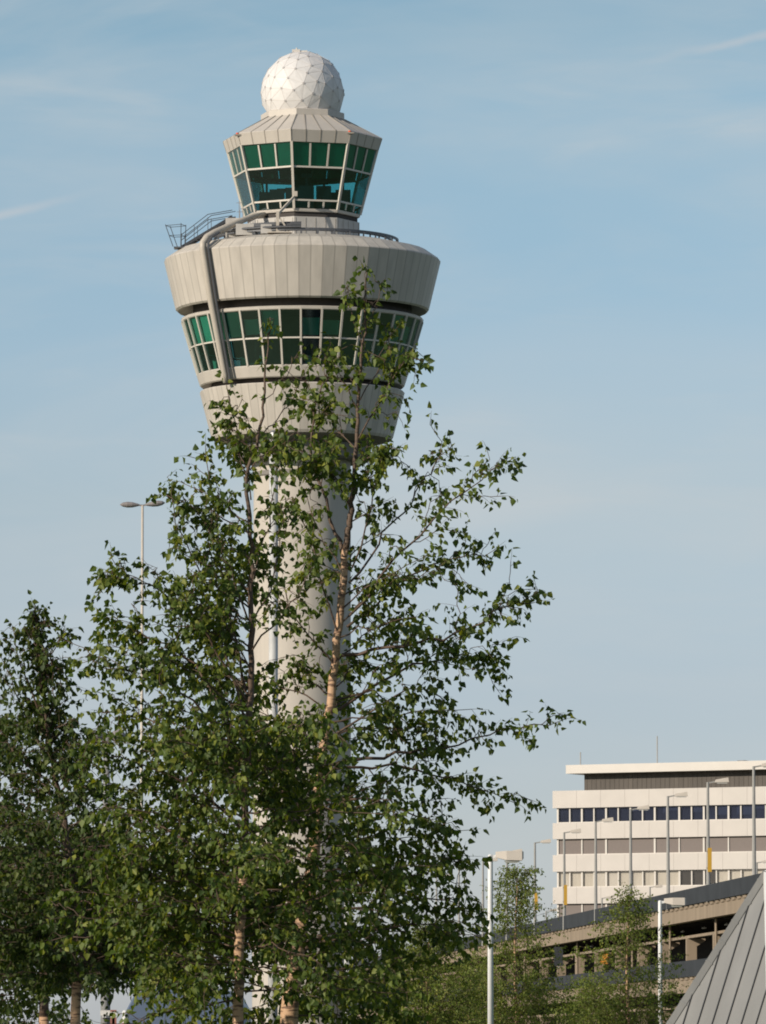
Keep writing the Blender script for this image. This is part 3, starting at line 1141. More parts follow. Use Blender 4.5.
# ------------------------------------------------------------------ near lamp posts on the right
def near_lamp(px_, py_, Y, pw, hl, label):
    p = at(px_, py_, Y)
    s_ = Y / F
    root = empty('street_lamp', (p.x, Y, 0), label, 'lamp post', 'white lamp posts by the young trees')
    b = MB()
    r_ = pw * s_ / 2
    b.tube([(0, 0, 0), (0, 0, 0.9)], r_ * 1.35, 14)
    b.tube([(0, 0, 0.9), (0, 0, p.z - 0.04), (0.015, 0, p.z)], [r_ * 1.05, r_ * 0.86, r_ * 0.7], 14)
    b.build('pole', M['postwhite'], root, smooth=True)
    L_ = hl * s_
    b = MB()
    b.bar((0, 0, p.z - 0.06), (0.3 * L_, 0, p.z - 0.03), 0.07, 0.07)
    b.build('arm', M['postwhite'], root)
    b = MB()
    t_ = 0.20
    zt = p.z + 0.06
    prof = [(0.10, 0.55, 0.0), (0.45, 1.0, 0.02), (0.95, 1.0, 0.02), (1.0, 0.75, 0.0)]
    rings = []
    for f, wd, h_ in prof:
        x0 = f * L_ + 0.05
        wy = 0.15 * wd
        ht = t_ * (0.55 + 0.45 * min(1, f * 2)) * (1 if f < 1 else 0.75)
        rings.append([(x0, -wy, zt - ht), (x0, wy, zt - ht), (x0, wy * 0.85, zt + h_), (x0, -wy * 0.85, zt + h_)])
    for i in range(len(rings) - 1):
        for k in range(4):
            k2 = (k + 1) % 4
            b.poly([rings[i][k], rings[i][k2], rings[i + 1][k2], rings[i + 1][k]])
    b.poly(list(reversed(rings[0])))
    b.poly(rings[-1])
    hd = b.build('lamp_head', M['lampgrey'], root)
    b = MB()
    b.hexa([(0.5 * L_, -0.09, zt - t_ - 0.05), (0.88 * L_, -0.09, zt - t_ - 0.05), (0.88 * L_, 0.09, zt - t_ - 0.05), (0.5 * L_, 0.09, zt - t_ - 0.05),
            (0.45 * L_, -0.12, zt - t_ - 0.002), (0.97 * L_, -0.12, zt - t_ - 0.002), (0.97 * L_, 0.12, zt - t_ - 0.002), (0.45 * L_, 0.12, zt - t_ - 0.002)])
    b.build('lens', M['lens'], hd)
    return root


near_lamp(490.3, 854.5, 146, 6.0, 31, 'white lamp post with boxy head beside the left feathery young tree')
near_lamp(660.0, 900.5, 187, 4.6, 24, 'lower white lamp post with boxy head left of the seamed metal roof')

# twin-headed lamps on the left
def twin_lamp(px_, py_, Y, pw, hl, label, polem='lampgrey'):
    p = at(px_, py_, Y)
    s_ = Y / F
    root = empty('twin_lamp', (p.x, Y, 0), label, 'lamp post', 'twin-headed lamp posts on the left')
    r_ = pw * s_ / 2
    b = MB()
    b.tube([(0, 0, 0), (0, 0, p.z * 0.5), (0, 0, p.z)], [r_ * 1.5, r_ * 1.15, r_ * 0.85], 12)
    b.build('pole', M[polem], root, smooth=True)
    for sg in (-1, 1):
        b = MB()
        L_ = hl * s_
        tilt = 0.10 if sg > 0 else 0.02
        pr = [(0.08, 0.10), (0.22, 0.5), (0.45, 0.92), (0.68, 1.0), (0.88, 0.72), (1.0, 0.15)]
        rings = []
        for f, q in pr:
            x0 = sg * f * L_
            zz = p.z + 0.02 + tilt * f * L_
            rings.append([(x0, math.cos(w) * 0.17 * q, zz + math.sin(w) * (0.135 if math.sin(w) > 0 else 0.13) * q) for w in [2 * math.pi * k / 10 for k in range(10)]])
        for i in range(len(rings) - 1):
            for k in range(10):
                k2 = (k + 1) % 10
                b.poly([rings[i][k], rings[i][k2], rings[i + 1][k2], rings[i + 1][k]])
        b.poly(rings[0])
        b.poly(rings[-1])
        b.bar((0, 0, p.z), (sg * 0.25 * L_, 0, p.z + 0.02 + tilt * 0.25 * L_), 0.07, 0.07)
        b.build('lamp_head', M['lampdark'], root)
    return root


twin_lamp(142.5, 505.5, 280, 3.0, 22.5, 'tall twin-headed lamp post rising above the left birch against the sky')
twin_lamp(106.5, 738.0, 124, 7.6, 19, 'grey twin-headed lamp post almost hidden in the leaves of the left trees', 'postgrey')
p = at(107, 1013, 124)
b = MB()
b.box(-0.12, 0.12, -0.02, 0.02, -0.05, 0.05)
o = tag(b.build('pole_label', M['signface'], loc=(p.x, 123.8, p.z)), 'small pale plate strapped to the grey lamp pole', 'sign')
b = MB()
b.tube([(-0.01, 0.05, -0.09), (-0.01, 0.05, -0.06)], 0.11, 10)
b.build('strap', M['metal'], o)
p = at(113.5, 1011, 122)
b = MB()
b.bar((0, 0, 0), (0, 0, p.z), 0.08, 0.05)
b.box(-0.06, 0.06, -0.04, -0.026, p.z - 0.5, p.z + 0.02)
o = tag(b.build('marker_post', M['redbrown'], loc=(p.x, 122, 0)), 'thin red-brown marker post beside the grey lamp pole', 'post')
b = MB()
b.box(-0.06, 0.06, -0.05, -0.041, p.z - 0.12, p.z - 0.02)
b.build('reflector', M['signface'], o)
p = at(125, 1012, 118)
b = MB()
b.tube([(0, 0, 0), (0, 0, p.z), (0, 0, p.z + 0.03)], [0.055, 0.055, 0.03], 10)
o = tag(b.build('bollard', M['postwhite'], loc=(p.x, 118, 0)), 'white post at the lower left beside the van', 'post')
b = MB()
b.tube([(0, 0, p.z - 0.35), (0, 0, p.z - 0.2)], 0.058, 10)
b.build('band', M['redbrown'], o)

# white poles behind the birches
for px_, py_, pw, Y, lb in ((273.0, 436, 9.4, 100, 'thick white pole standing behind the forked slender birch leader'), (347.5, 800, 6.6, 104, 'thinner white pole just right of the tan birch trunk')):
    p = at(px_, py_, Y)
    r_ = pw * Y / F / 2
    b = MB()
    b.tube([(0, 0, 0), (0, 0, p.z)], [r_ * 1.06, r_ * 0.94], 18)
    o = tag(b.build('white_pole', M['polewhite'], loc=(at(px_, 900, Y).x, Y, 0), smooth=True), lb, 'pole', 'white poles behind the birches')
    b = MB()
    b.tube([(0, 0, p.z), (0, 0, p.z + 0.05), (0, 0, p.z + 0.09)], [r_ * 1.1, r_ * 1.0, r_ * 0.3], 14)
    b.build('cap', M['metal'], o)
    b = MB()
    b.tube([(0, 0, 0), (0, 0, 0.5)], r_ * 1.5, 14)
    b.build('foot', M['metal'], o)

# ------------------------------------------------------------------ metal-clad hipped roof at the lower right
YQ = 170.0
ap = at(766.5, 872.5, YQ)
hb = 7.2
roofb = empty('metal_roof_pavilion', (ap.x, YQ, 0), 'pointed pavilion roof of grey standing-seam metal with a white corner trim', 'building')
apl = Vector((0, 0, ap.z))
kx = (96.0 / 151.0)           # run of the left hip per unit of drop, as seen
hw = kx * ap.z
Lc = Vector((-hw, 0.6, 0))
Fc = Vector((-0.12, -hw, 0))
Rc = Vector((hw, -0.6, 0))
Bc = Vector((0.12, hw, 0))
b = MB()
for q0, q1 in ((Lc, Fc), (Fc, Rc), (Rc, Bc), (Bc, Lc)):
    b.poly([q0, q1, apl])
b.build('roof', M['zinc'], roofb)
b = MB()
for q0, q1 in ((Lc, Fc), (Fc, Rc)):
    ed = q1 - q0
    mid = (q0 + q1) / 2
    nn = ed.normalized().cross((apl - mid).normalized())
    if nn.y > 0:
        nn = -nn
    n_s = 11
    for i in range(1, n_s):
        f = i / n_s
        base = q0 + ed * f
        # seam climbs along the fall line until it meets a hip
        k_ = 1 - abs(2 * f - 1)
        top = base + (apl - mid) * k_
        b.bar(base + nn * 0.02, top.lerp(base, 0.02) + nn * 0.02, 0.026, 0.035, up=nn)
b.build('standing_seam', M['zincseam'], roofb)
b = MB()
b.bar(Fc + Vector((0, -0.03, 0)), apl + Vector((0, -0.03, 0.02)), 0.16, 0.14, up=Vector((0, -1, 0)))
b.build('corner_trim', M['trimwhite'], roofb)
for q in (Lc, Rc, Bc):
    b = MB()
    for i_ in range(12):
        c_ = q.lerp(apl, (i_ + .5) / 12) + Vector((0, -0.06, 0.02))
        b.bar(c_, c_ + (apl - q).normalized() * 0.05, 0.17, 0.20)
    b.bar(q + Vector((0, -0.05, 0.02)), apl + Vector((0, -0.05, 0.02)), 0.15, 0.18)
    b.build('hip_trim', M['zinc'], roofb)

# ------------------------------------------------------------------ van behind the trees
VY = 110.0
vx = at(186, 1000, VY).x
vtop = at(186, 989, VY).z
van = empty('van', (vx, VY, 0), 'high-roofed blue-grey van seen from behind under the birches', 'van')
hw_ = 1.08
sec = [(-hw_, 0.35), (-hw_ - 0.02, 1.2), (-hw_ + 0.06, vtop - 0.35), (-hw_ + 0.2, vtop - 0.08), (-hw_ + 0.42, vtop), (hw_ - 0.42, vtop), (hw_ - 0.2, vtop - 0.08), (hw_ - 0.06, vtop - 0.35), (hw_ + 0.02, 1.2), (hw_, 0.35)]
b = MB()
st = [(-0.02, 0.97, 0), (0.06, 1.0, 0), (4.3, 1.0, 0), (4.9, 0.97, -0.35), (5.5, 0.95, -1.45), (6.1, 0.9, -1.75)]
rg = []
for yy, sc_, dz in st:
    rg.append([(x_ * sc_, yy, z_ if z_ < 1.3 and dz > -1 else max(0.35, min(z_, vtop + dz if z_ > 0.5 else z_))) for x_, z_ in sec])
for i in range(len(rg) - 1):
    for k in range(len(sec)):
        k2 = (k + 1) % len(sec)
        b.poly([rg[i][k], rg[i][k2], rg[i + 1][k2], rg[i + 1][k]])
b.poly(rg[0])
b.poly(list(reversed(rg[-1])))
b.build('body', M['vanpaint'], van)
for s_ in (-1, 1):
    b = MB()
    b.box(s_ * 0.52 - 0.40, s_ * 0.52 + 0.40, -0.035, -0.022, 1.35, 1.95)
    b.build('window', M['vanglass'], van)
    b = MB()
    b.box(s_ * 0.98 - 0.07, s_ * 0.98 + 0.07, -0.06, 0.02, 0.9, 1.3)
    b.build('tail_light', M['redlens'], van)
    b = MB()
    b.box(s_ * 0.5 - 0.485, s_ * 0.5 + 0.485, -0.03, -0.021, 0.55, vtop - 0.42)
    b.build('door', M['vanpaint'], van)
    for yy in (0.95, 4.9):
        b = MB()
        b.tube([(s_ * 0.82, yy, 0.34), (s_ * 1.06, yy, 0.34)], 0.34, 20)
        wl = b.build('wheel', M['black'], van)
        b = MB()
        b.tube([(s_ * 1.0, yy, 0.34), (s_ * 1.075, yy, 0.34)], 0.2, 16)
        b.build('rim', M['metal'], wl)
b = MB()
b.box(-1.08, 1.08, -0.16, 0.0, 0.42, 0.62)
b.build('bumper', M['black'], van)


# ------------------------------------------------------------------ trees
class Tree:
    def __init__(s, name, seed, Y, leaf, lmat, leafk=1.0):
        s.name, s.Y, s.leaf, s.lmat, s.k = name, Y, leaf, lmat, leafk
        s.r = random.Random(seed)
        s.s = Y / F
        s.wood = MB()
        s.LB, s.LD, s.LN, s.LS = [], [], [], []

    def pix(s, pts, depth=None):
        """way points given where they stand at the tree's distance; third value moves them nearer or farther"""
        res = []
        for q in pts:
            y = s.Y + (q[2] if len(q) > 2 else 0.0)
            res.append(at(q[0], q[1], y))
        return res

    def smooth(s, P, n):
        """Catmull-Rom through the way points with a little crookedness"""
        P = [P[0] * 2 - P[1]] + P + [P[-1] * 2 - P[-2]]
        res = []
        m_ = len(P) - 3
        for i in range(n + 1):
            t = i / n * m_
            k = min(int(t), m_ - 1)
            f = t - k
            a, b_, c_, d = P[k:k + 4]
            res.append(0.5 * ((2 * b_) + (c_ - a) * f + (2 * a - 5 * b_ + 4 * c_ - d) * f * f + (3 * b_ - a - 3 * c_ + d) * f ** 3))
        return res

    def jitter(s, pts, amt):
        return [pts[0]] + [p + Vector((s.r.gauss(0, 1), s.r.gauss(0, 1), s.r.gauss(0, 1))) * amt for p in pts[1:]]

    def leaf_at(s, p, out, sz=1.0):
        r = s.r
        ax = out * 0.55 + Vector((r.gauss(0, .5), r.gauss(0, .5), r.gauss(0, .4) - 0.85))
        if ax.length < 1e-3:
            ax = Vector((0, 0, -1))
        ax.normalize()
        nr = Vector((r.gauss(0, 1), r.gauss(0, 1), r.gauss(0, 0.7) + 0.3))
        nr = nr - ax * nr.dot(ax)
        if nr.length < 1e-3:
            nr = ax.cross(Vector((1, 0, 0)))
        nr.normalize()
        L_ = s.leaf * sz * r.uniform(0.6, 1.25)
        pet = s.leaf * 0.35
        s.LB.append(p + ax * pet * 0.6 + out * pet * 0.4)
        s.LD.append(ax)
        s.LN.append(nr)
        s.LS.append(L_)

    def twig(s, p, d, L_, sp, rad=0.0016, sz=1.0):
        r = s.r
        n = 4
        pts = [p]
        cur = p.copy()
        dd = d.copy()
        for i in range(n):
            dd = (dd + Vector((r.gauss(0, .16), r.gauss(0, .16), r.gauss(0, .12) - 0.07))).normalized()
            cur = cur + dd * (L_ / n)
            pts.append(cur.copy())
        s.wood.tube(pts, [rad, rad * .9, rad * .8, rad * .6, rad * .4], 3, 1, cap=False)
        m_ = max(2, int(L_ / sp))
        sg = 1
        for i in range(m_):
            f = 0.12 + 0.88 * (i + r.random() * 0.6) / m_
            f = min(f, 0.999) * n
            k = int(f)
            q = pts[k].lerp(pts[k + 1], f - k)
            t = (pts[k + 1] - pts[k]).normalized()
            sd = t.cross(Vector((r.gauss(0, 1), r.gauss(0, 1), r.gauss(0, 1) + 0.6))).normalized() * sg
            sg = -sg
            s.leaf_at(q, (t * 0.5 + sd * 0.9).normalized(), sz)
        s.leaf_at(pts[-1], dd, sz)

    def branch(s, pts, r0, r1=0.0022, f0=0.25, gap=0.045, tl=0.2, sp=0.028, side=0, sl=0.4, n=None, mi=1, jit=0.012, ang=(30, 70), sz=1.0, dens=1.0):
        """one limb with twigs and leaves; side = number of side shoots that fork off it"""
        r = s.r
        tot = sum((pts[i + 1] - pts[i]).length for i in range(len(pts) - 1))
        n = n or max(6, int(tot / 0.09))
        P = s.jitter(s.smooth(pts, n), jit)
        rad = [r0 + (r1 - r0) * (i / n) ** 0.8 for i in range(n + 1)]
        s.wood.tube(P, rad, 8 if r0 > 0.012 else 5, mi, cap=False)
        cnt = max(3, int(tot * (1 - f0) / gap * dens))
        for i in range(cnt):
            f = f0 + (1 - f0) * ((i + r.random()) / cnt)
            if r.random() < 0.10:
                continue
            x = min(f, 0.999) * n
            k = int(x)
            p = P[k].lerp(P[k + 1], x - k)
            t = (P[k + 1] - P[k]).normalized()
            L_ = tl * r.uniform(0.35, 1.15) * (1.0 - 0.45 * f)
            s.twig(p, s.off(t, r.uniform(*ang)), L_, sp / s.k, sz=sz)
        s.twig(P[-1], (P[-1] - P[-2]).normalized(), tl * 0.5, sp / s.k, sz=sz)
        for i in range(side):
            f = f0 * 0.8 + (0.92 - f0 * 0.8) * (i + r.random()) / side
            x = f * n
            k = int(x)
            p = P[k].lerp(P[k + 1], x - k)
            t = (P[k + 1] - P[k]).normalized()
            d = s.off(t, r.uniform(28, 60))
            d.z += 0.1
            L_ = sl * r.uniform(0.5, 1.2) * (1 - 0.5 * f)
            q = p + d * L_ * 0.5 + Vector((0, 0, 0.02))
            e = p + d * L_ + Vector((r.gauss(0, .05), r.gauss(0, .05), r.gauss(0, .04) - 0.02))
            s.branch([p, q, e], max(0.0025, rad[k] * 0.5), f0=0.15, gap=gap, tl=tl * 0.75, sp=sp, sz=sz, dens=dens)
        return P, rad

    def off(s, t, deg):
        r = s.r
        a = t.cross(Vector((r.gauss(0, 1), r.gauss(0, 1), r.gauss(0, 1))))
        if a.length < 1e-4:
            a = Vector((1, 0, 0))
        a.normalize()
        w = R(deg)
        return (t * math.cos(w) + a * math.sin(w)).normalized()

    def trunk(s, pts, radpx, n=40, jit=0.006, brown=0.0):
        P = s.jitter(s.smooth(pts, n), jit)
        rr = []
        m_ = len(radpx) - 1
        for i in range(n + 1):
            x = i / n * m_
            k = min(int(x), m_ - 1)
            rr.append((radpx[k] + (radpx[k + 1] - radpx[k]) * (x - k)) * s.s)
        cut = next((i for i, q in enumerate(rr) if q < brown * s.s), n)
        s.wood.tube(P[:cut + 1], rr[:cut + 1], 12, 0, cap=True)
        if cut < n:
            s.wood.tube(P[cut:], rr[cut:], 10, 1, cap=True)
        return P, rr

    def fill(s, P, rr, f0, f1, n, length, rise=(20, 50), side=3, az=None, **kw):
        """limbs all round a stem; length(f) in metres"""
        r = s.r
        m_ = len(P) - 1
        ga = r.random() * 6.28
        for i in range(n):
            f = f0 + (f1 - f0) * (i + r.random()) / n
            x = min(f, 0.999) * m_
            k = int(x)
            p = P[k].lerp(P[k + 1], x - k)
            ga += 2.4 + r.gauss(0, .3)
            a = ga if az is None else az(r)
            el = R(r.uniform(*rise))
            L_ = length(f) * r.uniform(0.7, 1.15)
            d = Vector((math.cos(a) * math.cos(el), math.sin(a) * math.cos(el), math.sin(el)))
            mid = p + d * L_ * 0.5
            e = p + d * L_ + Vector((math.cos(a), math.sin(a), -0.5)) * L_ * 0.14
            s.branch([p, mid, e], min(rr[k] * 0.4, 0.0065), side=side, sl=L_ * 0.42, **kw)

    def finish(s, label, cat='tree', group=None, bark='barkT', trunk_label=None):
        base = s.base
        root = empty(s.name, base, label, cat, group)
        for i, v in enumerate(s.wood.v):
            s.wood.v[i] = (v[0] - base[0], v[1] - base[1], v[2] - base[2])
        s.wood.build('trunk', [M[bark], M['twig']], root, smooth=True)
        B = np.array([tuple(v) for v in s.LB]) - np.array(tuple(base))
        D = np.array([tuple(v) for v in s.LD])
        Nn = np.array([tuple(v) for v in s.LN])
        Sz = np.array(s.LS)[:, None]
        X = np.cross(D, Nn)
        rng = np.random.default_rng(len(s.LB))
        fold = rng.uniform(0.02, 0.34, (len(B), 1))
        curl = rng.uniform(-0.15, 0.30, (len(B), 1))

        def pt(u, w):
            return B + Sz * (D * u + X * w + Nn * (fold * abs(w) * 2.2 - curl * u * u))
        V = np.stack([pt(0, 0), pt(0.27, 0.40), pt(0.60, 0.28), pt(1.04, 0.0), pt(0.60, -0.28), pt(0.27, -0.40)], axis=1).reshape(-1, 3)
        n = len(B)
        i0 = np.arange(n)[:, None] * 6
        Fa = np.concatenate([i0 + np.array([0, 3, 2, 1]), i0 + np.array([0, 5, 4, 3])], axis=1).reshape(-1, 4)
        me = bpy.data.meshes.new('crown')
        me.vertices.add(len(V))
        me.vertices.foreach_set('co', V.astype(np.float32).ravel())
        me.loops.add(Fa.size)
        me.loops.foreach_set('vertex_index', Fa.astype(np.int32).ravel())
        me.polygons.add(len(Fa))
        me.polygons.foreach_set('loop_start', np.arange(0, Fa.size, 4, dtype=np.int32))
        me.polygons.foreach_set('loop_total', np.full(len(Fa), 4, dtype=np.int32))
        me.materials.append(M[s.lmat])
        me.update(calc_edges=True)
        o = bpy.data.objects.new('crown', me)
        COL.objects.link(o)
        o.parent = root
        print(s.name, label[:30], 'leaves', n)
        return root


# --- main birch with the tan trunk
t = Tree('birch_tree', 3, 40.0, 0.0445, 'leafA', 1.35)
t.base = at(283, 1330, 40.0)
t.base.z = 0
foot = Vector((t.base.x, 40.0, -0.1))
P, rr = t.trunk([foot] + t.pix([(291, 1010), (313, 860), (325, 740), (338, 640), (345, 558), (351, 515), (355, 470), (358, 400), (364, 330), (366, 267)]),
                [12, 9.0, 6.2, 4.6, 4.0, 3.5, 3.1, 2.5, 1.8, 1.1, 0.5], n=70, brown=3.5)
br = lambda pts, r0, **kw: t.branch(t.pix(pts), r0 * 0.62 * t.s, **kw)
# long limbs to the right
br([(349, 616), (392, 566, -.1), (437, 517, -.2), (475, 486, -.25), (507, 460, -.3)], 2.6, f0=.30, side=8, sl=.34, tl=.20, gap=.05)
br([(347, 627), (385, 597, .1), (415, 572, .2), (460, 556, .3), (496, 549, .35)], 2.4, f0=.3, side=7, sl=.34, tl=.2, gap=.05)
br([(349, 583), (389, 528, .15), (430, 473, .3), (452, 442, .35)], 2.2, f0=.3, side=7, sl=.3, tl=.19, gap=.055)
br([(352, 568), (371, 506, -.1), (382, 468, -.15), (399, 450, -.2)], 1.6, f0=.3, side=4, sl=.25, tl=.16, gap=.07)
br([(342, 655), (400, 645, -.2), (450, 636, -.35), (498, 610, -.4), (538, 600, -.45)], 3.2, f0=.22, side=11, sl=.40, tl=.22, gap=.042)
br([(335, 712), (393, 675, .2), (430, 660, .3), (470, 655, .35), (494, 666, .4)], 3.0, f0=.25, side=8, sl=.36, tl=.22, gap=.045)
br([(330, 765), (400, 752, -.2), (440, 748, -.3), (500, 731, -.45), (566, 720, -.5)], 3.2, f0=.3, side=8, sl=.33, tl=.18, gap=.05)
br([(327, 770), (400, 768, .2), (460, 782, .3), (518, 806, .4)], 3.0, f0=.22, side=8, sl=.36, tl=.22, gap=.045)
br([(334, 735), (380, 705, -.2), (420, 688, -.3), (445, 702, -.35)], 2.2, f0=.2, side=6, sl=.3, tl=.2, gap=.045)
br([(336, 700), (370, 690, .1), (400, 720, .2), (430, 735, .2)], 2.2, f0=.2, side=6, sl=.3, tl=.2, gap=.045)
br([(322, 800), (380, 800, -.1), (420, 818, -.2), (440, 828, -.2)], 2.6, f0=.2, side=4, sl=.34, tl=.22, gap=.04)
br([(315, 880), (380, 885, -.2), (430, 868, -.35), (463, 859, -.4)], 2.8, f0=.2, side=8, sl=.34, tl=.2, gap=.042)
br([(310, 910), (390, 905, .1), (440, 900, .2), (478, 912, .3)], 2.8, f0=.15, side=10, sl=.40, tl=.22, gap=.036)
br([(303, 950), (370, 930, -.3), (420, 925, -.4), (456, 936, -.5)], 2.8, f0=.12, side=10, sl=.40, tl=.22, gap=.036)
br([(300, 975), (360, 965, .2), (420, 955, .4)], 2.8, f0=.12, side=8, sl=.4, tl=.22, gap=.04)
br([(300, 990), (340, 985, -.3), (390, 975, -.4)], 2.4, f0=.12, side=6, sl=.3, tl=.22, gap=.04)
# upper head
Pf, rf_ = t.branch(t.pix([(343, 556), (331, 517, .05), (313, 463, .1), (312, 420, .12), (322, 385, .15), (334, 345, .15)]), 2.2 * t.s, f0=.35, side=12, sl=.26, tl=.17, gap=.04)
br([(358, 440), (385, 395, -.1), (397, 372, -.15), (408, 356, -.2)], 1.6, f0=.1, side=10, sl=.24, tl=.16, gap=.036)
br([(360, 400), (382, 360, .1), (392, 325, .1)], 1.2, f0=.2, side=4, sl=.2, tl=.14, gap=.05)
br([(359, 410), (338, 375, -.05), (322, 352, -.1)], 1.2, f0=.2, side=4, sl=.2, tl=.15, gap=.05)
br([(362, 345), (352, 310, -.05), (350, 285, -.05)], 0.8, f0=.2, side=2, sl=.12, tl=.10, gap=.07)
br([(365, 320), (378, 298, 0), (380, 280, 0)], 0.7, f0=.2, side=2, sl=.10, tl=.09, gap=.08)
br([(357, 450), (335, 425, .1), (325, 405, .15)], 1.4, f0=.2, side=4, sl=.22, tl=.15, gap=.045)
br([(356, 470), (376, 450, -.1), (386, 455, -.2)], 1.4, f0=.15, side=4, sl=.2, tl=.15, gap=.045)
br([(352, 510), (330, 470, -.2), (295, 450, -.3), (262, 448, -.3)], 1.8, f0=.15, side=12, sl=.26, tl=.17, gap=.028)
br([(351, 500), (365, 470, .1), (368, 440, .1)], 1.4, f0=.15, side=5, sl=.2, tl=.15, gap=.04)
t.branch(P[-14:-1:4] + [P[-1]], 0.002, f0=0.0, gap=.045, tl=.11)
br([(340, 640), (322, 590, -.1), (312, 530, -.15), (306, 490, -.15)], 1.8, f0=.2, side=7, sl=.22, tl=.16, gap=.045)
br([(343, 575), (322, 545, .1), (300, 520, .15), (283, 505, .15)], 1.6, f0=.2, side=6, sl=.22, tl=.16, gap=.045)
br([(338, 670), (310, 640, -.1), (290, 615, -.2), (268, 600, -.2)], 1.8, f0=.2, side=6, sl=.22, tl=.16, gap=.05)
br([(335, 700), (312, 680, .1), (296, 660, .1)], 1.8, f0=.2, side=5, sl=.22, tl=.16, gap=.045)
right = lambda r: R(r.uniform(-60, 100))
left = lambda r: R(r.uniform(80, 250))
t.fill(P, rr, .47, .64, 3, lambda f: 0.36, az=right, rise=(20, 55), side=2, tl=.16, gap=.055)
t.fill(P, rr, .32, .47, 9, lambda f: 0.5, az=right, rise=(15, 50), side=3, tl=.19, gap=.045)
nocam = lambda r: R(-90 + r.choice((-1, 1)) * r.uniform(62, 180))
t.fill(P, rr, .19, .33, 16, lambda f: 0.70, rise=(5, 40), side=4, az=nocam, tl=.21, gap=.040)
t.fill(P, rr, .084, .20, 28, lambda f: 0.90, rise=(-8, 28), side=5, az=nocam, tl=.22, gap=.038)
t.finish('tallest birch with a tan trunk and long leafy limbs reaching right before the tower', group='birches in front of the tower')

# --- slender birch whose crown spreads to the left
t = Tree('birch_tree', 12, 38.5, 0.043, 'leafA', 1.35)
t.base = at(236, 1330, 38.5)
t.base.z = 0
foot = Vector((t.base.x, 38.5, -0.1))
P, rr = t.trunk([foot] + t.pix([(237, 1010), (241, 900), (245, 790), (251, 660), (251, 560), (248, 480), (262, 420), (266, 365), (271, 316)]),
                [7, 5.4, 4.6, 3.8, 3.0, 2.4, 1.9, 1.4, 1.0, 0.4], n=70, brown=4.4)
br([(251, 500), (241, 455, 0), (234, 420, 0), (229, 385, 0)], 1.3, f0=.2, side=5, sl=.18, tl=.13, gap=.05)
br([(258, 440), (285, 412, .1), (300, 372, .1)], 1.2, f0=.2, side=4, sl=.18, tl=.13, gap=.055)
br([(264, 400), (285, 375, 0), (296, 350, 0)], .8, f0=.2, side=2, sl=.12, tl=.10, gap=.07)
br([(250, 470), (275, 445, -.1), (300, 440, -.1)], 1.3, f0=.1, side=6, sl=.2, tl=.14, gap=.036)
br([(250, 475), (235, 450, .1), (225, 440, .1)], 1.3, f0=.1, side=5, sl=.18, tl=.14, gap=.04)
br([(246, 690), (228, 600, .1), (212, 520, .15), (204, 447, .2)], 2.4, f0=.25, side=11, sl=.28, tl=.17, gap=.05)
br([(244, 720), (215, 620, -.1), (188, 550, -.15), (169, 487, -.2)], 2.3, f0=.3, side=10, sl=.26, tl=.17, gap=.05)
br([(248, 620), (225, 560, -.1), (190, 500, -.1)], 1.8, f0=.3, side=5, sl=.22, tl=.16, gap=.055)
br([(246, 700), (190, 610, -.2), (140, 582, -.3), (104, 574, -.3)], 2.6, f0=.25, side=11, sl=.34, tl=.2, gap=.04)
br([(245, 740), (190, 660, .1), (140, 632, .2), (104, 629, .3)], 2.6, f0=.2, side=10, sl=.36, tl=.2, gap=.042)
br([(244, 770), (190, 700, -.3), (130, 672, -.4), (94, 667, -.45)], 2.6, f0=.2, side=10, sl=.36, tl=.2, gap=.042)
br([(243, 800), (180, 735, .2), (130, 715, .3), (98, 713, .35)], 2.6, f0=.15, side=10, sl=.38, tl=.2, gap=.04)
br([(242, 830), (180, 780, -.1), (120, 760, -.2), (88, 752, -.3)], 2.6, f0=.15, side=10, sl=.4, tl=.2, gap=.038)
br([(241, 870), (170, 830, .2), (110, 810, .3)], 2.6, f0=.12, side=10, sl=.42, tl=.22, gap=.038)
br([(240, 900), (170, 880, -.2), (110, 860, -.3)], 2.6, f0=.12, side=10, sl=.42, tl=.22, gap=.036)
br([(239, 940), (170, 920, .3), (120, 905, .4)], 2.6, f0=.12, side=10, sl=.42, tl=.22, gap=.036)
br([(238, 965), (180, 958, -.3), (130, 950, -.4)], 2.4, f0=.12, side=8, sl=.36, tl=.22, gap=.038)
br([(238, 985), (190, 975, -.1), (150, 985, -.1)], 2.0, f0=.12, side=5, sl=.25, tl=.2, gap=.045)
br([(249, 640), (275, 570, .2), (290, 520, .3)], 1.8, f0=.2, side=6, sl=.24, tl=.16, gap=.05)
br([(250, 590), (268, 520, -.1), (278, 470, -.1)], 1.6, f0=.2, side=5, sl=.2, tl=.15, gap=.05)
br([(249, 655), (295, 600, -.1), (315, 560, -.15)], 1.8, f0=.2, side=6, sl=.24, tl=.16, gap=.05)
t.branch(P[-14:-1:4] + [P[-1]], 0.002, f0=0.0, gap=.05, tl=.10)
t.fill(P, rr, .60, .78, 3, lambda f: 0.26, az=left, rise=(30, 65), side=2, tl=.13, gap=.055)
t.fill(P, rr, .49, .62, 6, lambda f: 0.50, az=left, rise=(15, 50), side=3, tl=.17, gap=.05)
t.fill(P, rr, .36, .50, 18, lambda f: 0.75, az=left, rise=(5, 45), side=4, tl=.2, gap=.042)
t.fill(P, rr, .24, .37, 26, lambda f: 0.88, rise=(0, 35), side=5, tl=.21, gap=.038)
t.fill(P, rr, .112, .25, 25, lambda f: 0.92, rise=(-10, 25), side=5, tl=.22, gap=.038)
t.finish('slender forked birch left of the tall pole, its crown spreading left towards the lamp post', group='birches in front of the tower')

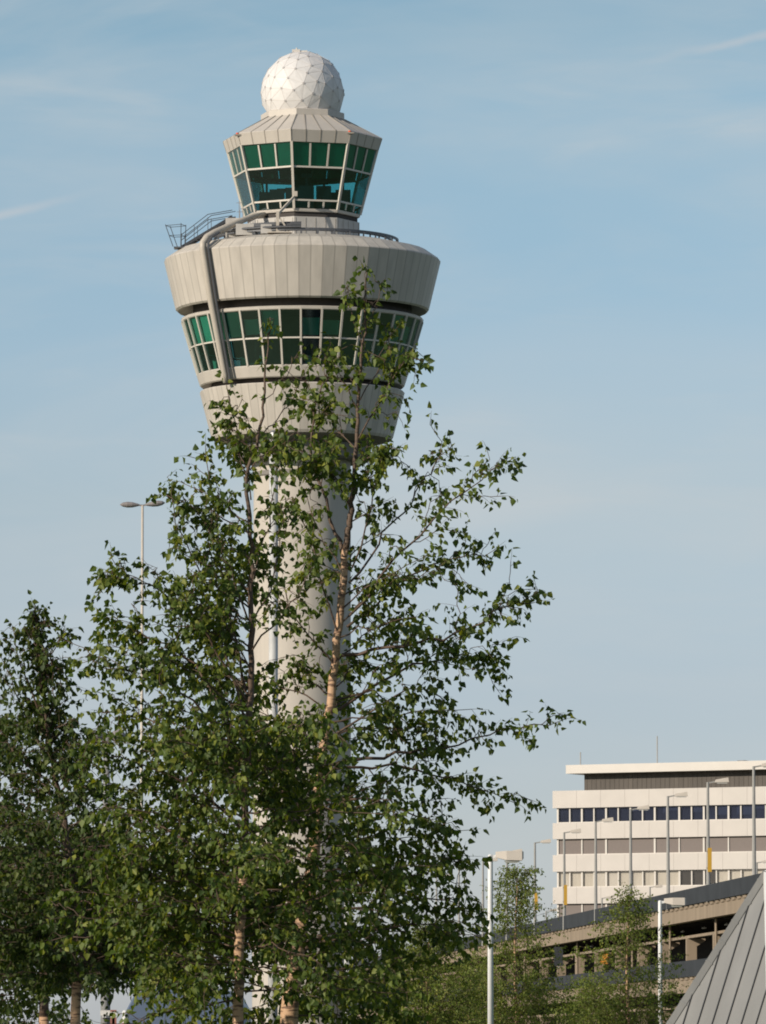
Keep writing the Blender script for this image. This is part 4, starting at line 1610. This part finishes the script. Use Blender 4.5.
# --- birches at the left edge, shade put into their darker leaf colour
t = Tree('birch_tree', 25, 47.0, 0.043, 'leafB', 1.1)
t.base = at(76, 1330, 47.0)
t.base.z = 0
foot = Vector((t.base.x, 47.0, -0.1))
P, rr = t.trunk([foot] + t.pix([(76, 1010), (84, 950), (70, 860), (52, 760), (42, 680), (33, 600)]), [6, 5, 4.4, 3.6, 2.6, 1.5, 0.4], n=60, brown=4.9)
t.branch(P[-16:-1:4] + [P[-1]], 0.002, f0=0.0, gap=.05, tl=.13)
t.fill(P, rr, .70, .97, 24, lambda f: 0.07 + 0.18 * (1 - f) / .3, rise=(30, 65), side=3, tl=.14, gap=.045)
for q_ in ([(48, 760), (22, 705, .1), (2, 655, .1)], [(45, 720), (22, 668, -.1), (12, 628, -.1)], [(50, 790), (10, 745, .2), (-20, 700, .3)],
           [(42, 690), (52, 655, -.1), (58, 640, -.1)], [(46, 730), (58, 690, .1), (64, 668, .1)], [(55, 800), (80, 770, -.2), (98, 752, -.3)]):
    br(q_, 2.0, f0=.2, side=7, sl=.26, tl=.16, gap=.042)
t.fill(P, rr, .50, .72, 30, lambda f: 0.30 + 0.25 * (.72 - f) / .22, rise=(10, 50), side=4, tl=.18, gap=.042)
t.fill(P, rr, .20, .52, 56, lambda f: 0.80, rise=(-8, 35), side=5, tl=.2, gap=.038)
t.finish('dark green birch at the left edge with a pointed top and thin leaning tan trunk', group='birches in front of the tower')

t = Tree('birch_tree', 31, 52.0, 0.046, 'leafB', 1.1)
t.base = at(-22, 1330, 52.0)
t.base.z = 0
foot = Vector((t.base.x, 52.0, -0.1))
P, rr = t.trunk([foot] + t.pix([(-20, 1010), (-15, 900), (-8, 820), (0, 715)]), [6, 5, 4, 2.4, .4], n=50, brown=5.1)
t.branch(P[-14:-1:4] + [P[-1]], 0.002, f0=0.0, gap=.05, tl=.13)
t.fill(P, rr, .26, .97, 70, lambda f: 0.2 + 0.7 * (1 - f) / .7, rise=(-5, 45), side=4, tl=.2, gap=.045)
t.finish('dark birch mostly cut off by the left picture edge, lower than its neighbour', group='birches in front of the tower')

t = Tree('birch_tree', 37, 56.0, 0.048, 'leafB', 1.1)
t.base = at(43, 1330, 56.0)
t.base.z = 0
foot = Vector((t.base.x, 56.0, -0.1))
P, rr = t.trunk([foot] + t.pix([(44, 1010), (46, 940), (60, 880), (66, 820)]), [6, 5, 4, 2.4, .4], n=50, brown=5.1)
t.fill(P, rr, .26, .97, 70, lambda f: 0.35 + 0.6 * (1 - f) / .7, rise=(-8, 35), side=5, tl=.22, gap=.042)
t.finish('low dark birch in the shade between the two left edge birches', group='birches in front of the tower')


t4 = next(o for o in scene.objects if o.get('label', '').startswith('dark green birch at the left edge'))
for xy_, rz_, lb in (((-7.1, 43.5, 0), 2.1, 'nearest unseen birch added beyond the left edge to shade the left birches'), ((-7.7, 48.7, 0), 4.0, 'middle unseen birch added beyond the left edge to shade the left birches'),
                    ((-7.6, 52.7, 0), 5.2, 'farthest unseen birch added beyond the left edge to shade the left birches')):
    copy_thing(t4, xy_, lb, rz=rz_)  # out-of-view copies added to cast shade on the lower-left trees


def shrub(px_, top, wpx, Y, seed, label):
    global t
    t = Tree('shrub', seed, Y, 0.06, 'leafB')
    p = at(px_, 1000, Y)
    t.base = Vector((p.x, Y, 0))
    hz = at(px_, top, Y).z
    w_ = wpx / 2 * t.s
    for k in range(34):
        a = k * 2.4
        q = math.sqrt(t.r.random())
        e = Vector((p.x + math.cos(a) * w_ * q, Y + math.sin(a) * w_ * q, hz * (1.0 - 0.35 * q * q) * t.r.uniform(.7, 1)))
        s0 = Vector((p.x + math.cos(a) * 0.12, Y + math.sin(a) * 0.12, 0))
        t.branch([s0, s0.lerp(e, .5) + Vector((0, 0, .2)), e], 0.012, f0=.3, side=4, sl=.5, tl=.3, gap=.06, sp=.04)
    t.finish(label, cat='shrub', group='dark shrubs behind the left birches')


shrub(20, 968, 110, 74.0, 61, 'dark shrub in the lower left corner behind the birch trunks')
shrub(66, 985, 70, 80.0, 62, 'dark shrub left of the grey lamp pole at the bottom edge')

# --- feathery young trees in front of the deck
def young(px_, top, base_w, Y, seed, label, n=90):
    global t
    t = Tree('young_tree', seed, Y, 0.062, 'leafC')
    p = at(px_, 1000, Y)
    t.base = Vector((p.x, Y, 0))
    tp = at(px_ + 2, top, Y)
    h_ = tp.z
    P, rr = t.trunk([Vector((p.x, Y, -0.1)), Vector((p.x + .03, Y, h_ * .3)), Vector((p.x - .03, Y, h_ * .65)), tp], [2.6, 2.0, 1.2, .3], n=40)
    rad = base_w / 2 * t.s
    t.branch(P[-10:-1:3] + [P[-1]], 0.004, f0=0.0, gap=.12, tl=.22, sp=.06)
    t.fill(P, rr, .10, .97, n, lambda f: rad * (0.16 + 1.55 * (1 - f) ** 0.75), rise=(25, 65), side=4, tl=.50, gap=.13, sp=.06)
    t.fill(P, rr, .08, .5, n * 6 // 10, lambda f: rad * 1.25, rise=(10, 50), side=4, tl=.5, gap=.13, sp=.06)
    t.finish(label, group='feathery young trees before the parking deck')


young(516, 866, 104, 172, 41, 'feathery olive young tree right behind the near white lamp post', n=120)
young(628, 892, 112, 176, 42, 'feathery olive young tree left of the lower lamp post, hiding part of the deck', n=95)
young(428, 925, 120, 168, 43, 'feathery olive young tree half hidden behind the birch at lower centre', n=130)
young(470, 960, 80, 182, 44, 'low feathery young tree between the birch and the near white lamp post', n=80)
young(590, 985, 90, 190, 45, 'low feathery young tree at the bottom between the two taller feathery trees', n=80)
